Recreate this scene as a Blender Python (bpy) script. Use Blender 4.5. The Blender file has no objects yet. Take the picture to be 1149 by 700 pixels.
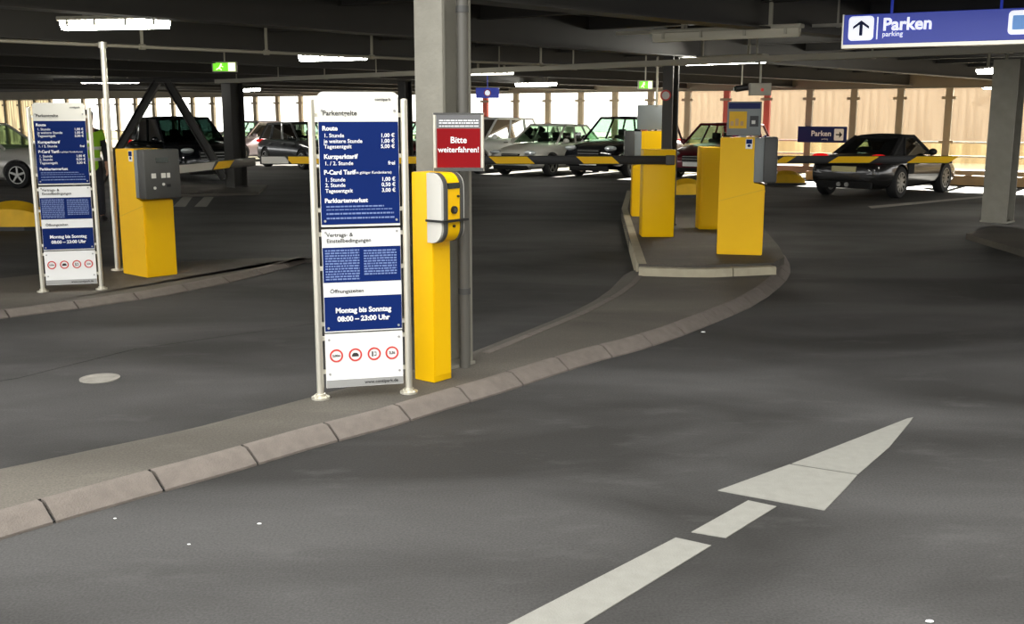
import bpy, bmesh, math, random
from mathutils import Vector, Matrix
random.seed(7)
sc = bpy.context.scene
COL = sc.collection
PI = math.pi
# ------------------------------------------------------------------ camera
F = 1190.0; CX, CY = 574.5, 350.0
CAMZ = 1.75
TH = math.atan((350-128)/F)
cam_d = bpy.data.cameras.new('camera'); cam = bpy.data.objects.new('camera', cam_d); COL.objects.link(cam)
cam.location = (0, 0, CAMZ); cam.rotation_euler = (PI/2-TH, 0, 0)
cam_d.sensor_width = 36; cam_d.lens = 36*F/1149; cam_d.clip_end = 500; cam_d.clip_start = .05
sc.camera = cam
FWD = Vector((0, math.cos(TH), -math.sin(TH))); UP = Vector((0, math.sin(TH), math.cos(TH))); RT = Vector((1, 0, 0))
EYE = Vector((0, 0, CAMZ))
def ray(px, py): return FWD*F + RT*(px-CX) - UP*(py-CY)
def P(px, py, z=0.0):            # where a sight line meets the height z
    r = ray(px, py); t = (z-CAMZ)/r.z; return EYE + r*t
def PY(px, py, Y):               # ... meets the distance Y
    r = ray(px, py); return EYE + r*(Y/r.y)
# ------------------------------------------------------------------ materials
def lin(c):
    return tuple(((v/255)/12.92 if v/255 <= .04045 else ((v/255+.055)/1.055)**2.4) for v in c)
def mat(name, rgb, rough=.5, metal=0, emit=None, es=0, var=.0, vscale=8, bump=0, bscale=60, coat=0):
    m = bpy.data.materials.new(name); m.use_nodes = True
    nt = m.node_tree; b = nt.nodes['Principled BSDF']
    c = lin(rgb) + (1,)
    b.inputs['Base Color'].default_value = c
    b.inputs['Roughness'].default_value = rough; b.inputs['Metallic'].default_value = metal
    if coat: b.inputs['Coat Weight'].default_value = coat
    if emit: b.inputs['Emission Color'].default_value = lin(emit)+(1,); b.inputs['Emission Strength'].default_value = es
    tc = nt.nodes.new('ShaderNodeTexCoord')
    if var:
        n = nt.nodes.new('ShaderNodeTexNoise'); n.inputs['Scale'].default_value = vscale; n.inputs['Detail'].default_value = 6
        nt.links.new(tc.outputs['Object'], n.inputs['Vector'])
        mx = nt.nodes.new('ShaderNodeMix'); mx.data_type = 'RGBA'
        mx.inputs['A'].default_value = tuple(v*(1-var) for v in c[:3])+(1,)
        mx.inputs['B'].default_value = tuple(min(1, v*(1+var)) for v in c[:3])+(1,)
        nt.links.new(n.outputs['Fac'], mx.inputs['Factor']); nt.links.new(mx.outputs['Result'], b.inputs['Base Color'])
    if bump:
        n2 = nt.nodes.new('ShaderNodeTexNoise'); n2.inputs['Scale'].default_value = bscale; n2.inputs['Detail'].default_value = 4
        nt.links.new(tc.outputs['Object'], n2.inputs['Vector'])
        bp = nt.nodes.new('ShaderNodeBump'); bp.inputs['Strength'].default_value = bump; bp.inputs['Distance'].default_value = .01
        nt.links.new(n2.outputs['Fac'], bp.inputs['Height']); nt.links.new(bp.outputs['Normal'], b.inputs['Normal'])
    return m
def asphalt(name, base, stain, stain_amt=.55, warm=(1, 1, 1)):
    m = bpy.data.materials.new(name); m.use_nodes = True; nt = m.node_tree; N = nt.nodes; Lk = nt.links
    b = N['Principled BSDF']; b.inputs['Roughness'].default_value = .78; b.inputs['Specular IOR Level'].default_value = .35
    tc = N.new('ShaderNodeTexCoord')
    mp = N.new('ShaderNodeMapping'); mp.inputs['Scale'].default_value = (.35, .8, 1); mp.inputs['Rotation'].default_value = (0, 0, -.65)
    Lk.new(tc.outputs['Object'], mp.inputs['Vector'])
    n1 = N.new('ShaderNodeTexNoise'); n1.inputs['Scale'].default_value = 1.0; n1.inputs['Detail'].default_value = 5; n1.inputs['Distortion'].default_value = .6
    Lk.new(mp.outputs['Vector'], n1.inputs['Vector'])
    r1 = N.new('ShaderNodeValToRGB'); r1.color_ramp.elements[0].position = .36; r1.color_ramp.elements[1].position = .64
    r1.color_ramp.elements[0].color = tuple(lin(stain))+(1,); r1.color_ramp.elements[1].color = tuple(lin(base))+(1,)
    Lk.new(n1.outputs['Fac'], r1.inputs['Fac'])
    n2 = N.new('ShaderNodeTexNoise'); n2.inputs['Scale'].default_value = 90; n2.inputs['Detail'].default_value = 3
    Lk.new(tc.outputs['Object'], n2.inputs['Vector'])
    r2 = N.new('ShaderNodeValToRGB'); r2.color_ramp.elements[0].position = .3; r2.color_ramp.elements[1].position = .75
    r2.color_ramp.elements[0].color = (.72, .72, .72, 1); r2.color_ramp.elements[1].color = (1.25, 1.25, 1.25, 1)
    Lk.new(n2.outputs['Fac'], r2.inputs['Fac'])
    mu = N.new('ShaderNodeMix'); mu.data_type = 'RGBA'; mu.blend_type = 'MULTIPLY'; mu.inputs['Factor'].default_value = 1
    Lk.new(r1.outputs['Color'], mu.inputs['A']); Lk.new(r2.outputs['Color'], mu.inputs['B'])
    # fine cracks / pale scuffs
    n3 = N.new('ShaderNodeTexNoise'); n3.inputs['Scale'].default_value = 4.5; n3.inputs['Detail'].default_value = 8; n3.inputs['Roughness'].default_value = .7
    Lk.new(mp.outputs['Vector'], n3.inputs['Vector'])
    r3 = N.new('ShaderNodeValToRGB'); r3.color_ramp.elements[0].position = .56; r3.color_ramp.elements[1].position = .78
    r3.color_ramp.elements[0].color = (0, 0, 0, 1); r3.color_ramp.elements[1].color = (1, 1, 1, 1)
    Lk.new(n3.outputs['Fac'], r3.inputs['Fac'])
    sf = N.new('ShaderNodeMath'); sf.operation = 'MULTIPLY'; sf.inputs[1].default_value = stain_amt
    Lk.new(r3.outputs['Color'], sf.inputs[0])
    m2 = N.new('ShaderNodeMix'); m2.data_type = 'RGBA'
    Lk.new(sf.outputs[0], m2.inputs['Factor']); Lk.new(mu.outputs['Result'], m2.inputs['A']); m2.inputs['B'].default_value = tuple(v*1.7 for v in lin(base))+(1,)
    Lk.new(m2.outputs['Result'], b.inputs['Base Color'])
    bp = N.new('ShaderNodeBump'); bp.inputs['Strength'].default_value = .35; bp.inputs['Distance'].default_value = .006
    Lk.new(n2.outputs['Fac'], bp.inputs['Height']); Lk.new(bp.outputs['Normal'], b.inputs['Normal'])
    return m
def glass(name, tint, trans=.8, rough=.03):
    m = bpy.data.materials.new(name); m.use_nodes = True; nt = m.node_tree; N = nt.nodes; Lk = nt.links
    N.remove(N['Principled BSDF']); out = N['Material Output']
    tr = N.new('ShaderNodeBsdfTransparent'); tr.inputs['Color'].default_value = tuple(lin(tint))+(1,)
    gl = N.new('ShaderNodeBsdfGlossy'); gl.inputs['Roughness'].default_value = rough
    fr = N.new('ShaderNodeFresnel'); fr.inputs['IOR'].default_value = 1.5
    ad = N.new('ShaderNodeMath'); ad.operation = 'ADD'; ad.inputs[1].default_value = 1-trans-.2 if trans < .8 else 0.0
    mx = N.new('ShaderNodeMixShader')
    Lk.new(fr.outputs[0], ad.inputs[0]); Lk.new(ad.outputs[0], mx.inputs[0]); Lk.new(tr.outputs[0], mx.inputs[1]); Lk.new(gl.outputs[0], mx.inputs[2])
    Lk.new(mx.outputs[0], out.inputs['Surface'])
    return m
def facade_glass(name, tint, diff, amount):
    m = bpy.data.materials.new(name); m.use_nodes = True; nt = m.node_tree; N = nt.nodes; Lk = nt.links
    N.remove(N['Principled BSDF']); out = N['Material Output']
    tr = N.new('ShaderNodeBsdfTransparent'); tr.inputs['Color'].default_value = tuple(lin(tint))+(1,)
    tl = N.new('ShaderNodeBsdfTranslucent'); tl.inputs['Color'].default_value = tuple(lin(diff))+(1,)
    tc = N.new('ShaderNodeTexCoord'); mp = N.new('ShaderNodeMapping'); mp.inputs['Scale'].default_value = (9, 9, .5)
    n = N.new('ShaderNodeTexNoise'); n.inputs['Scale'].default_value = 1; n.inputs['Detail'].default_value = 4
    Lk.new(tc.outputs['Object'], mp.inputs['Vector']); Lk.new(mp.outputs['Vector'], n.inputs['Vector'])
    mr = N.new('ShaderNodeMapRange'); mr.inputs['From Min'].default_value = .3; mr.inputs['From Max'].default_value = .7
    mr.inputs['To Min'].default_value = 0; mr.inputs['To Max'].default_value = amount*2.2
    Lk.new(n.outputs['Fac'], mr.inputs['Value'])
    mx = N.new('ShaderNodeMixShader'); Lk.new(mr.outputs['Result'], mx.inputs[0]); Lk.new(tr.outputs[0], mx.inputs[1]); Lk.new(tl.outputs[0], mx.inputs[2])
    Lk.new(mx.outputs[0], out.inputs['Surface'])
    return m
M = {}
M['asphalt'] = asphalt('asphalt', (75, 74, 73), (43, 42, 40), .4)
M['apron'] = asphalt('apron_asphalt', (100, 95, 87), (80, 76, 69), .3)
M['kerb'] = mat('kerb_concrete', (112, 104, 97), .85, var=.28, vscale=14, bump=.6, bscale=120)
M['kerb_pale'] = mat('kerb_pale_concrete', (168, 160, 138), .85, var=.2, vscale=9, bump=.5, bscale=110)
M['paint'] = mat('road_paint', (136, 135, 128), .7, var=.16, vscale=18, bump=.4, bscale=140)
M['paint_old'] = mat('old_road_paint', (140, 136, 128), .8, var=.3, vscale=12)
M['yellow'] = mat('yellow_coating', (255, 198, 0), .45, var=.05, vscale=3)
M['yellow_dull'] = mat('dull_yellow_coating', (232, 182, 24), .6, var=.2, vscale=6)
M['black'] = mat('black_plastic', (20, 20, 21), .45)
M['darkgrey'] = mat('dark_grey_plastic', (72, 72, 70), .5, var=.06)
M['midgrey'] = mat('mid_grey_metal', (128, 134, 134), .45, var=.05)
M['lightgrey'] = mat('light_grey_plastic', (214, 212, 204), .45)
M['steel'] = mat('brushed_steel', (226, 222, 208), .32, .7)
M['alu'] = mat('cream_white_board', (240, 238, 228), .45)
M['white'] = mat('white_board', (245, 245, 243), .4)
M['silver'] = mat('silver_grey_board', (168, 168, 166), .45, .3)
M['blue'] = mat('navy_blue_board', (11, 37, 100), .65, var=.08, vscale=5)
M['textwhite'] = mat('white_lettering', (242, 244, 248), .5)
M['textpale'] = mat('pale_blue_small_print', (112, 132, 184), .5)
M['textblack'] = mat('black_lettering', (46, 44, 44), .5)
M['red'] = mat('red_board', (134, 11, 19), .6)
M['ringred'] = mat('ring_red', (205, 58, 52), .5)
M['signblue'] = mat('backlit_blue', (38, 60, 168), .3, emit=(52, 70, 190), es=.35)
M['signwhite'] = mat('backlit_white', (240, 240, 245), .3, emit=(235, 238, 250), es=.8)
M['signnavy'] = mat('navy_sign', (30, 40, 92), .4)
M['galv'] = mat('galvanised_steel', (138, 135, 124), .6, .15, var=.2, vscale=7, bump=.3, bscale=30)
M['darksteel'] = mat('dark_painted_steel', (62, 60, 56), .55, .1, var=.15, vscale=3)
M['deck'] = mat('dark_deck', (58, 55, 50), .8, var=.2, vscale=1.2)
M['railm'] = mat('grey_cable_tray', (176, 171, 154), .6, .0)
M['lamp'] = mat('lamp_tube', (255, 255, 250), .4, emit=(255, 252, 240), es=60)
M['lamp_dim'] = mat('lamp_tube_dim', (255, 255, 250), .4, emit=(255, 252, 236), es=2.2)
M['lamp_off'] = mat('lamp_cover', (196, 190, 170), .4)
M['green_lit'] = mat('escape_green', (90, 190, 40), .4, emit=(110, 205, 40), es=1.3)
M['green_pale'] = mat('escape_pale', (225, 255, 190), .4, emit=(220, 255, 170), es=2.4)
M['post'] = mat('facade_post', (150, 138, 116), .6, .1)
M['postred'] = mat('facade_post_red', (186, 88, 74), .6)
M['wood'] = mat('tan_timber', (196, 160, 112), .7, var=.2, vscale=5)
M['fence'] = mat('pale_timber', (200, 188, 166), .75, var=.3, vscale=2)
M['fence_back'] = mat('shaded_timber_board', (140, 122, 102), .8)  # darker tone paints shade into the gaps between the planks
M['tyre'] = mat('tyre_rubber', (24, 24, 25), .8)
M['rim'] = mat('alloy_rim', (140, 140, 136), .3, .8)
M['archblack'] = mat('arch_black', (12, 12, 12), .9)
M['cglass'] = glass('tinted_car_glass', (190, 212, 196), .8)
M['cglass_dark'] = glass('dark_car_glass', (70, 90, 84), .8)
M['fabric'] = mat('black_roof_fabric', (22, 22, 24), .85, bump=.3, bscale=200)
M['tail'] = mat('tail_lamp_red', (200, 18, 22), .2, emit=(255, 30, 30), es=.6)
M['head'] = mat('headlamp_glass', (214, 220, 224), .1, .3)
M['plate'] = mat('number_plate', (205, 195, 140), .5)
M['screen'] = mat('dark_screen', (20, 34, 24), .15)
M['skin'] = mat('skin', (196, 150, 122), .55)
M['hivis'] = mat('hi_vis_green', (150, 205, 30), .7, var=.1)
M['reflect'] = mat('reflective_tape', (196, 200, 190), .4)
M['trouser'] = mat('dark_trousers', (38, 38, 44), .85)
M['hair'] = mat('dark_hair', (34, 26, 20), .7)
M['shoe'] = mat('black_shoe', (20, 19, 18), .5)
M['yellow'].node_tree.nodes['Principled BSDF'].inputs['Specular IOR Level'].default_value = .25
for n_ in ('blue', 'red', 'signnavy'): M[n_].node_tree.nodes['Principled BSDF'].inputs['Specular IOR Level'].default_value = .12
def paintm(n, c, metal=.4, rough=.28): return mat(n, c, rough, metal, coat=.6)
# ------------------------------------------------------------------ mesh builder
class MB:
    def __init__(s): s.bm = bmesh.new()
    def box(s, x0, x1, y0, y1, z0, z1, M_=None, bev=0, seg=2):
        r = bmesh.ops.create_cube(s.bm, size=1)
        vs = r['verts']
        bmesh.ops.scale(s.bm, vec=(x1-x0, y1-y0, z1-z0), verts=vs)
        bmesh.ops.translate(s.bm, vec=((x0+x1)/2, (y0+y1)/2, (z0+z1)/2), verts=vs)
        if bev:
            ed = list({e for v in vs for e in v.link_edges})
            rr = bmesh.ops.bevel(s.bm, geom=ed, offset=bev, segments=seg, affect='EDGES', profile=.5)
            vs = list({v for f in rr['faces'] for v in f.verts} | {v for v in vs if v.is_valid})
        if M_ is not None: bmesh.ops.transform(s.bm, matrix=M_, verts=vs)
        return s
    def cyl(s, p0, p1, r0, r1=None, n=16):
        p0 = Vector(p0); p1 = Vector(p1); r1 = r0 if r1 is None else r1
        d = p1-p0; q = d.to_track_quat('Z', 'Y').to_matrix().to_4x4()
        bmesh.ops.create_cone(s.bm, cap_ends=True, segments=n, radius1=r0, radius2=r1, depth=d.length, matrix=Matrix.Translation((p0+p1)/2) @ q)
        return s
    def sphere(s, c, r, sx=1, sy=1, sz=1, n=16):
        bmesh.ops.create_uvsphere(s.bm, u_segments=n, v_segments=max(8, n//2), radius=r, matrix=Matrix.Translation(c) @ Matrix.Diagonal((sx, sy, sz, 1)))
        return s
    def prism(s, pts, axis, a, b, M_=None):
        """polygon pts (2-D) extruded along axis from a to b"""
        def mk(p, t):
            return {'x': (t, p[0], p[1]), 'y': (p[0], t, p[1]), 'z': (p[0], p[1], t)}[axis]
        A = [s.bm.verts.new(mk(p, a)) for p in pts]; B = [s.bm.verts.new(mk(p, b)) for p in pts]
        s.bm.faces.new(A); s.bm.faces.new(B[::-1]); n = len(pts)
        for i in range(n): s.bm.faces.new((A[i], B[i], B[(i+1) % n], A[(i+1) % n]))
        if M_ is not None: bmesh.ops.transform(s.bm, matrix=M_, verts=A+B)
        return s
    def poly(s, pts):
        s.bm.faces.new([s.bm.verts.new(p) for p in pts]); return s
    def grid(s, rings, close_u=False, cap=False):
        R = [[s.bm.verts.new(p) for p in r] for r in rings]
        for i in range(len(R)-1):
            n = len(R[i])
            for j in range(n if close_u else n-1):
                k = (j+1) % n
                s.bm.faces.new((R[i][j], R[i][k], R[i+1][k], R[i+1][j]))
        if cap:
            s.bm.faces.new(R[0][::-1]); s.bm.faces.new(R[-1])
        return s
    def lathe(s, prof, n=24, M_=None):
        """profile (r, t) round the local Y axis"""
        rings = []
        for k in range(n):
            a = 2*PI*k/n
            rings.append([(r*math.cos(a), t, r*math.sin(a)) for r, t in prof])
        R = [[s.bm.verts.new(p) for p in r] for r in rings]
        for i in range(n):
            for j in range(len(prof)-1):
                s.bm.faces.new((R[i][j], R[i][j+1], R[(i+1) % n][j+1], R[(i+1) % n][j]))
        if M_ is not None: bmesh.ops.transform(s.bm, matrix=M_, verts=[v for r in R for v in r])
        return s
    def build(s, name, material, parent=None, smooth=False, loc=None, autosmooth=True):
        bmesh.ops.recalc_face_normals(s.bm, faces=s.bm.faces)
        me = bpy.data.meshes.new(name); s.bm.to_mesh(me); s.bm.free()
        me.materials.append(material)
        if smooth:
            me.polygons.foreach_set('use_smooth', [True]*len(me.polygons))
            if autosmooth:
                try: me.set_sharp_from_angle(angle=math.radians(38))
                except Exception: pass
        o = bpy.data.objects.new(name, me); COL.objects.link(o)
        if parent: o.parent = parent
        if loc: o.location = loc
        return o
def empty(name, label, cat, loc=(0, 0, 0), rz=0, group=None):
    o = bpy.data.objects.new(name, None); COL.objects.link(o); o.empty_display_size = .1
    o.location = loc; o.rotation_euler = (0, 0, rz); o['label'] = label; o['category'] = cat
    if group: o['group'] = group
    return o
def tag(o, label, cat, group=None):
    o['label'] = label; o['category'] = cat
    if group: o['group'] = group
    return o
def struct(o): o['kind'] = 'structure'; return o
def copy_tree(o, parent=None, **kw):
    c = o.copy(); COL.objects.link(c); c.parent = parent
    for ch in [x for x in bpy.data.objects if x.parent == o and x.name in names_before]: copy_tree(ch, c)
    return c
names_before = set()
def dup(o, label=None, loc=None, rz=None, group=None):
    global names_before
    names_before = set(x.name for x in bpy.data.objects)
    c = copy_tree(o)
    if label: c['label'] = label
    if group: c['group'] = group
    if loc is not None: c.location = loc
    if rz is not None: c.rotation_euler = (0, 0, rz)
    return c
# lettering: list of (string, x, z, size, align, bold) in a plane facing -Y
def lettering(name, items, material, parent, y=-.002, xy=False):
    bm = bmesh.new()
    for (s_, x, z, size, al, bold) in items:
        cu = bpy.data.curves.new('t', 'FONT'); cu.body = s_; cu.size = size; cu.align_x = al; cu.align_y = 'CENTER'
        cu.offset = size*.022*bold; cu.extrude = .0006; cu.resolution_u = 3
        ob = bpy.data.objects.new('t', cu); COL.objects.link(ob)
        bpy.context.view_layer.update()
        dg = bpy.context.evaluated_depsgraph_get(); ev = ob.evaluated_get(dg); me = ev.to_mesh()
        m4 = Matrix.Translation((x, y, z)) @ Matrix.Rotation(PI/2, 4, 'X')
        me.transform(m4); bm.from_mesh(me); ev.to_mesh_clear()
        bpy.data.objects.remove(ob); bpy.data.curves.remove(cu)
    me = bpy.data.meshes.new(name); bm.to_mesh(me); bm.free(); me.materials.append(material)
    o = bpy.data.objects.new(name, me); COL.objects.link(o); o.parent = parent
    return o
def rrect(w, h, r, cx=0, cz=0, n=5, only_top=False):
    pts = []
    for (sx, sz, a0) in ((1, 1, 0), (-1, 1, 90), (-1, -1, 180), (1, -1, 270)):
        rr = r if (not only_top or sz > 0) else .001
        for k in range(n+1):
            a = math.radians(a0+90*k/n)
            pts.append((cx+sx*(w/2-rr)+rr*math.cos(a), cz+sz*(h/2-rr)+rr*math.sin(a)))
    return pts
# ------------------------------------------------------------------ ground, islands
WP = Vector((13.2, 29.8)); WU = Vector((-.832, .555)); WV = Vector((.555, .832))     # facade line
mb = MB(); mb.poly([(-90, -40, 0), (90, -40, 0), (90, 110, 0), (-90, 110, 0)])
fl = struct(mb.build('floor', M['asphalt']))

def v3(p, z=None): return Vector((p[0], p[1], p[2] if z is None else z))
low = [(-90, 630.5), (-40, 617), (0, 606.3), (39, 594), (160, 559), (263, 530), (354, 502.5), (440, 479.4), (502.7, 459.4), (565, 440.6), (619.6, 422), (669.7, 406), (715.7, 394), (757.5, 380.4), (807.6, 360.4), (841, 345.8), (862, 333), (874.4, 322.8), (883, 314), (887, 306), (886, 297), (881, 288)]
LOW = [P(x, y, 0) for x, y in low]
# extend nearer
d0 = (LOW[0]-LOW[3]).normalized(); LOW = [LOW[0]+d0*2.6, LOW[0]+d0*1.3] + LOW
HK = .08
def offset_line(pts, dist):
    out = []
    for i, p in enumerate(pts):
        a = pts[max(0, i-1)]; b = pts[min(len(pts)-1, i+1)]
        t = (b-a); t.z = 0; t.normalize()
        n = Vector((-t.y, t.x, 0))
        out.append(p + n*dist)
    return out
def resample(pts, step):
    L = [0]
    for a, b in zip(pts, pts[1:]): L.append(L[-1]+(b-a).length)
    n = max(1, int(L[-1]/step)); out = []
    for k in range(n+1):
        t = L[-1]*k/n; i = 0
        while i < len(pts)-2 and L[i+1] < t: i += 1
        f = (t-L[i])/(L[i+1]-L[i]) if L[i+1] > L[i] else 0
        out.append(pts[i].lerp(pts[i+1], f))
    return out
def kerb_stones(name, lowpts, h, slope, topw, material, stone=.5, gap=.008, base_z=0, side=1):
    """a row of bevelled kerb stones along the line"""
    mb = MB(); sub = 4
    L = resample(lowpts, stone/sub)
    inn = offset_line(L, side*slope); inn2 = offset_line(L, side*(slope+topw))
    prof = []
    for i in range(len(L)):
        a = L[i]; b = inn[i]; c = inn2[i]
        prof.append([Vector((a.x, a.y, base_z-.03)), Vector((a.x, a.y, base_z+.012)), a.lerp(b, .55)+Vector((0, 0, base_z+h*.66-a.z)), a.lerp(b, .9)+Vector((0, 0, base_z+h*.97-a.z)), Vector((c.x, c.y, base_z+h)), Vector((c.x, c.y, base_z-.03))])
    i = 0
    while i+sub < len(L)+1 and i < len(L)-1:
        seg = prof[i:min(i+sub, len(L)-1)+1]
        seg = [list(r) for r in seg]
        t = (seg[1][0]-seg[0][0]).normalized()*gap; t2 = (seg[-1][0]-seg[-2][0]).normalized()*gap
        seg[0] = [q+t for q in seg[0]]; seg[-1] = [q-t2 for q in seg[-1]]
        mb.grid(seg, cap=True); i += sub
    return struct(mb.build(name, material, smooth=True)), inn, inn2
kerb, INN, INN2 = kerb_stones('kerb', LOW, HK, .10, .035, M['kerb'], .52)
# mortar bed under the stones
inn = offset_line(LOW, .135); mid = offset_line(LOW, .012)
mb = MB(); mb.grid([[v3(a, .004), v3(a, .008), v3(a.lerp(b, .55), HK*.5), v3(b, HK-.008)] for a, b in zip(mid, inn)])
struct(mb.build('kerb_mortar', M['black']))
# gutter line at the kerb foot
# left edge of the low island (z = HK), far to near
lft = [(720, 302), (706, 318), (688, 331), (665, 343), (649, 351), (595, 373), (532, 398), (450, 421), (352, 447), (228, 480), (100, 507), (0, 528), (-90, 547)]
LFT = [P(x, y, HK) for x, y in lft][::-1]
dl = (LFT[0]-LFT[2]).normalized(); LFT = [LFT[0]+dl*3.0] + LFT
A = resample(inn, .2); B = resample(LFT, .2)
n = 60
def at(pts, t):
    k = t*(len(pts)-1); i = min(int(k), len(pts)-2); return pts[i].lerp(pts[i+1], k-i)
# close inner line at the island end with the crosswise kerb
cross = [P(x, y, HK) for x, y in ((720, 302), (790, 304), (870, 302), (884, 297))]
mb = MB(); rows = []
for k in range(n+1):
    t = k/n; a = at(A, t); b = at(B, t)
    rows.append([v3(a, HK-.001)] + [v3(a.lerp(b, j/6), HK-.001) for j in range(1, 6)] + [v3(b, HK-.001), v3(b+Vector((-.10, .05, 0)), HK-.025), v3(b+Vector((-.2, .1, 0)), -.01)])
mb.grid(rows)
isl = struct(mb.build('kerb_island_surface', M['apron'], smooth=True))
# rear raised island
RZ = .16
rear_top = [(717, 297), (790, 297.5), (868, 295), (880, 288), (874, 276), (862, 262), (848, 245), (838, 230), (828, 214), (812, 203), (760, 200), (718, 204), (703, 214), (697, 234), (706, 268)]
RT_ = [P(x, y, RZ) for x, y in rear_top]
mb = MB()
mb.prism([(p.x, p.y) for p in RT_], 'z', 0.0, RZ)
struct(mb.build('kerb_rear_island', M['apron']))
def kerb_band(name, pts, w, z0, z1, material, side=1, gap=.007, stone=.9):
    L = resample([v3(p) for p in pts], stone/4); o = offset_line(L, side*w); mb = MB(); i = 0
    while i < len(L)-1:
        j = min(i+4, len(L)-1)
        seg = []
        for k in range(i, j+1):
            a, b = L[k], o[k]
            seg.append([v3(a, z0), v3(a.lerp(b, .0), z1-.02), v3(a.lerp(b, .12), z1), v3(b, z1), v3(b, z0)])
        if len(seg) > 1:
            t = (seg[1][0]-seg[0][0]).normalized()*gap; t2 = (seg[-1][0]-seg[-2][0]).normalized()*gap
            seg[0] = [q+t for q in seg[0]]; seg[-1] = [q-t2 for q in seg[-1]]
            mb.grid(seg, cap=True)
        i = j
    return struct(mb.build(name, material, smooth=True))
fr = [P(x, y, RZ) for x, y in ((716, 301), (790, 303), (872, 299.5))]
kerb_band('kerb_cross_stones', fr, .12, .02, RZ+.004, M['kerb_pale'], 1)
sd = [P(x, y, RZ) for x, y in ((703, 214), (697, 234), (706, 268), (714, 296))]
kerb_band('kerb_side_stones', sd, .11, 0, RZ+.005, M['kerb_pale'], 1)
sd2 = [P(x, y, HK) for x, y in ((719, 303), (706, 318), (688, 331), (665, 343), (649, 351), (595, 373), (540, 395.5))]
kerb_band('kerb_corner_stones', sd2, .07, -.01, HK+.004, M['kerb'], 1)
# left island
lo2 = [(-70, 369), (0, 358), (100, 345), (180, 333), (250, 319), (300, 307), (345, 294)]
LO2 = [P(x, y, 0) for x, y in lo2]
LZ = .06
kerb_stones('kerb_left_stones', LO2, LZ, .09, .04, M['kerb'], .6)
bk = [(352, 289), (300, 289), (220, 292), (130, 298), (0, 312), (-70, 320)]
pl = offset_line(LO2, .10)
pts = [(p.x, p.y) for p in pl] + [(P(x, y, LZ).x, P(x, y, LZ).y) for x, y in bk]
mb = MB(); mb.prism(pts, 'z', -.01, LZ-.002); struct(mb.build('kerb_left_island', M['apron']))
# right pad under the column
pp = [P(x, y, .08) for x, y in ((1084, 262), (1149, 281), (1230, 300), (1260, 262), (1110, 255))]
mb = MB(); mb.prism([(p.x, p.y) for p in pp], 'z', 0, .08); struct(mb.build('kerb_right_pad', M['apron']))
pp = [P(x, y, .05) for x, y in ((182, 219), (290, 216), (300, 207), (205, 207))]
mb = MB(); mb.prism([(p.x, p.y) for p in pp], 'z', 0, .05); struct(mb.build('kerb_column_pad', M['apron']))
# painted marks
def mark(name, polys, label, cat, z=.003, material=None, group=None):
    mb = MB()
    for pl_ in polys:
        pts = [P(x, y, 0) for x, y in pl_]
        mb.prism([(p.x, p.y) for p in pts], 'z', .0005, z)
    return tag(mb.build(name, material or M['paint']), label, cat, group)
ar = empty('road_arrow', 'white painted arrow on the asphalt pointing away to the upper right', 'road marking')
def child_poly(name, pl_):
    mb = MB(); pts = [P(x, y, 0) for x, y in pl_]; mb.prism([(p.x, p.y) for p in pts], 'z', .0005, .004)
    return mb.build(name, M['paint'], ar)
child_poly('arrow_head', [(805.5, 550.8), (886, 521.5), (962, 533.5), (952, 545), (932, 566), (925.3, 573)])
child_poly('arrow_tip', [(888.5, 520.7), (1018, 470), (1024.5, 468.7), (1021, 474), (998, 502), (963, 532.5)])
child_poly('arrow_gap_dash', [(775.8, 597.5), (839.4, 562), (871.2, 568.8), (814.5, 604)])
child_poly('arrow_shaft', [(500, 737.5), (571.8, 700), (758.3, 603.8), (798, 612.6), (655.5, 700), (598, 735)])
mark('floor_line', [[(974, 231.5), (1108, 219.5), (1108, 221.3), (978, 233.8)]], 'thin white line on the floor behind the dark convertible', 'road marking', material=M['paint_old'])  # thin pale strip laid along the floor
for k, (x, lab) in enumerate(((208, 'faded white hatch stripe on floor nearest the left ticket terminal'), (232, 'faded white hatch stripe on floor between another stripe and the dark column'))):
    mark('hatch_stripe', [[(x-14, 232), (x+0, 232), (x+8, 221), (x-3, 221)]], lab, 'road marking', material=M['paint_old'], group='faded hatch stripes by the dark column')
mark('floor_line', [[(-60, 433), (20, 421), (150, 389), (420, 352), (420, 353.5), (150, 392), (20, 424.5), (-60, 437)]], 'worn pale seam line across the lane left of the tall sign', 'road marking', material=M['asphalt'])
mark('floor_line', [[(1012, 636), (1149, 560), (1149, 562), (1014, 640)]], 'faint broken pale line at the edge of the lane by the arrow', 'road marking', material=M['paint_old']) if False else None
# scraps on the ground
for (x, y, r, lab) in ((129, 582, .006, 'tiny white scrap on asphalt below the kerb, closest to the camera side corner'), (212, 611, .006, 'tiny white scrap on asphalt, lowest of the three below the kerb'), (291, 588, .008, 'tiny white scrap on asphalt, rightmost of the three below the kerb'), (789, 373, .014, 'pale scrap lying at the kerb foot near the rear island'), (1043, 698, .012, 'tiny white scrap on asphalt right of the arrow shaft')):
    p = P(x, y, 0); mb = MB(); mb.sphere((0, 0, r*.35), r, 1.3, .8, .35, 8)
    o = tag(mb.build('litter_scrap', M['white'], smooth=True), lab, 'litter', 'white scraps on the asphalt'); o.location = p
p = P(112, 425, 0); mb = MB(); mb.cyl((0, 0, .0005), (0, 0, .008), .13, n=24)
for k in range(5): mb.box(-.09, .09, -.08+k*.035, -.068+k*.035, .006, .011)
o = tag(mb.build('drain_cover', M['paint_old']), 'small round grey cover set in the lane asphalt', 'drain cover'); o.location = p

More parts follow.
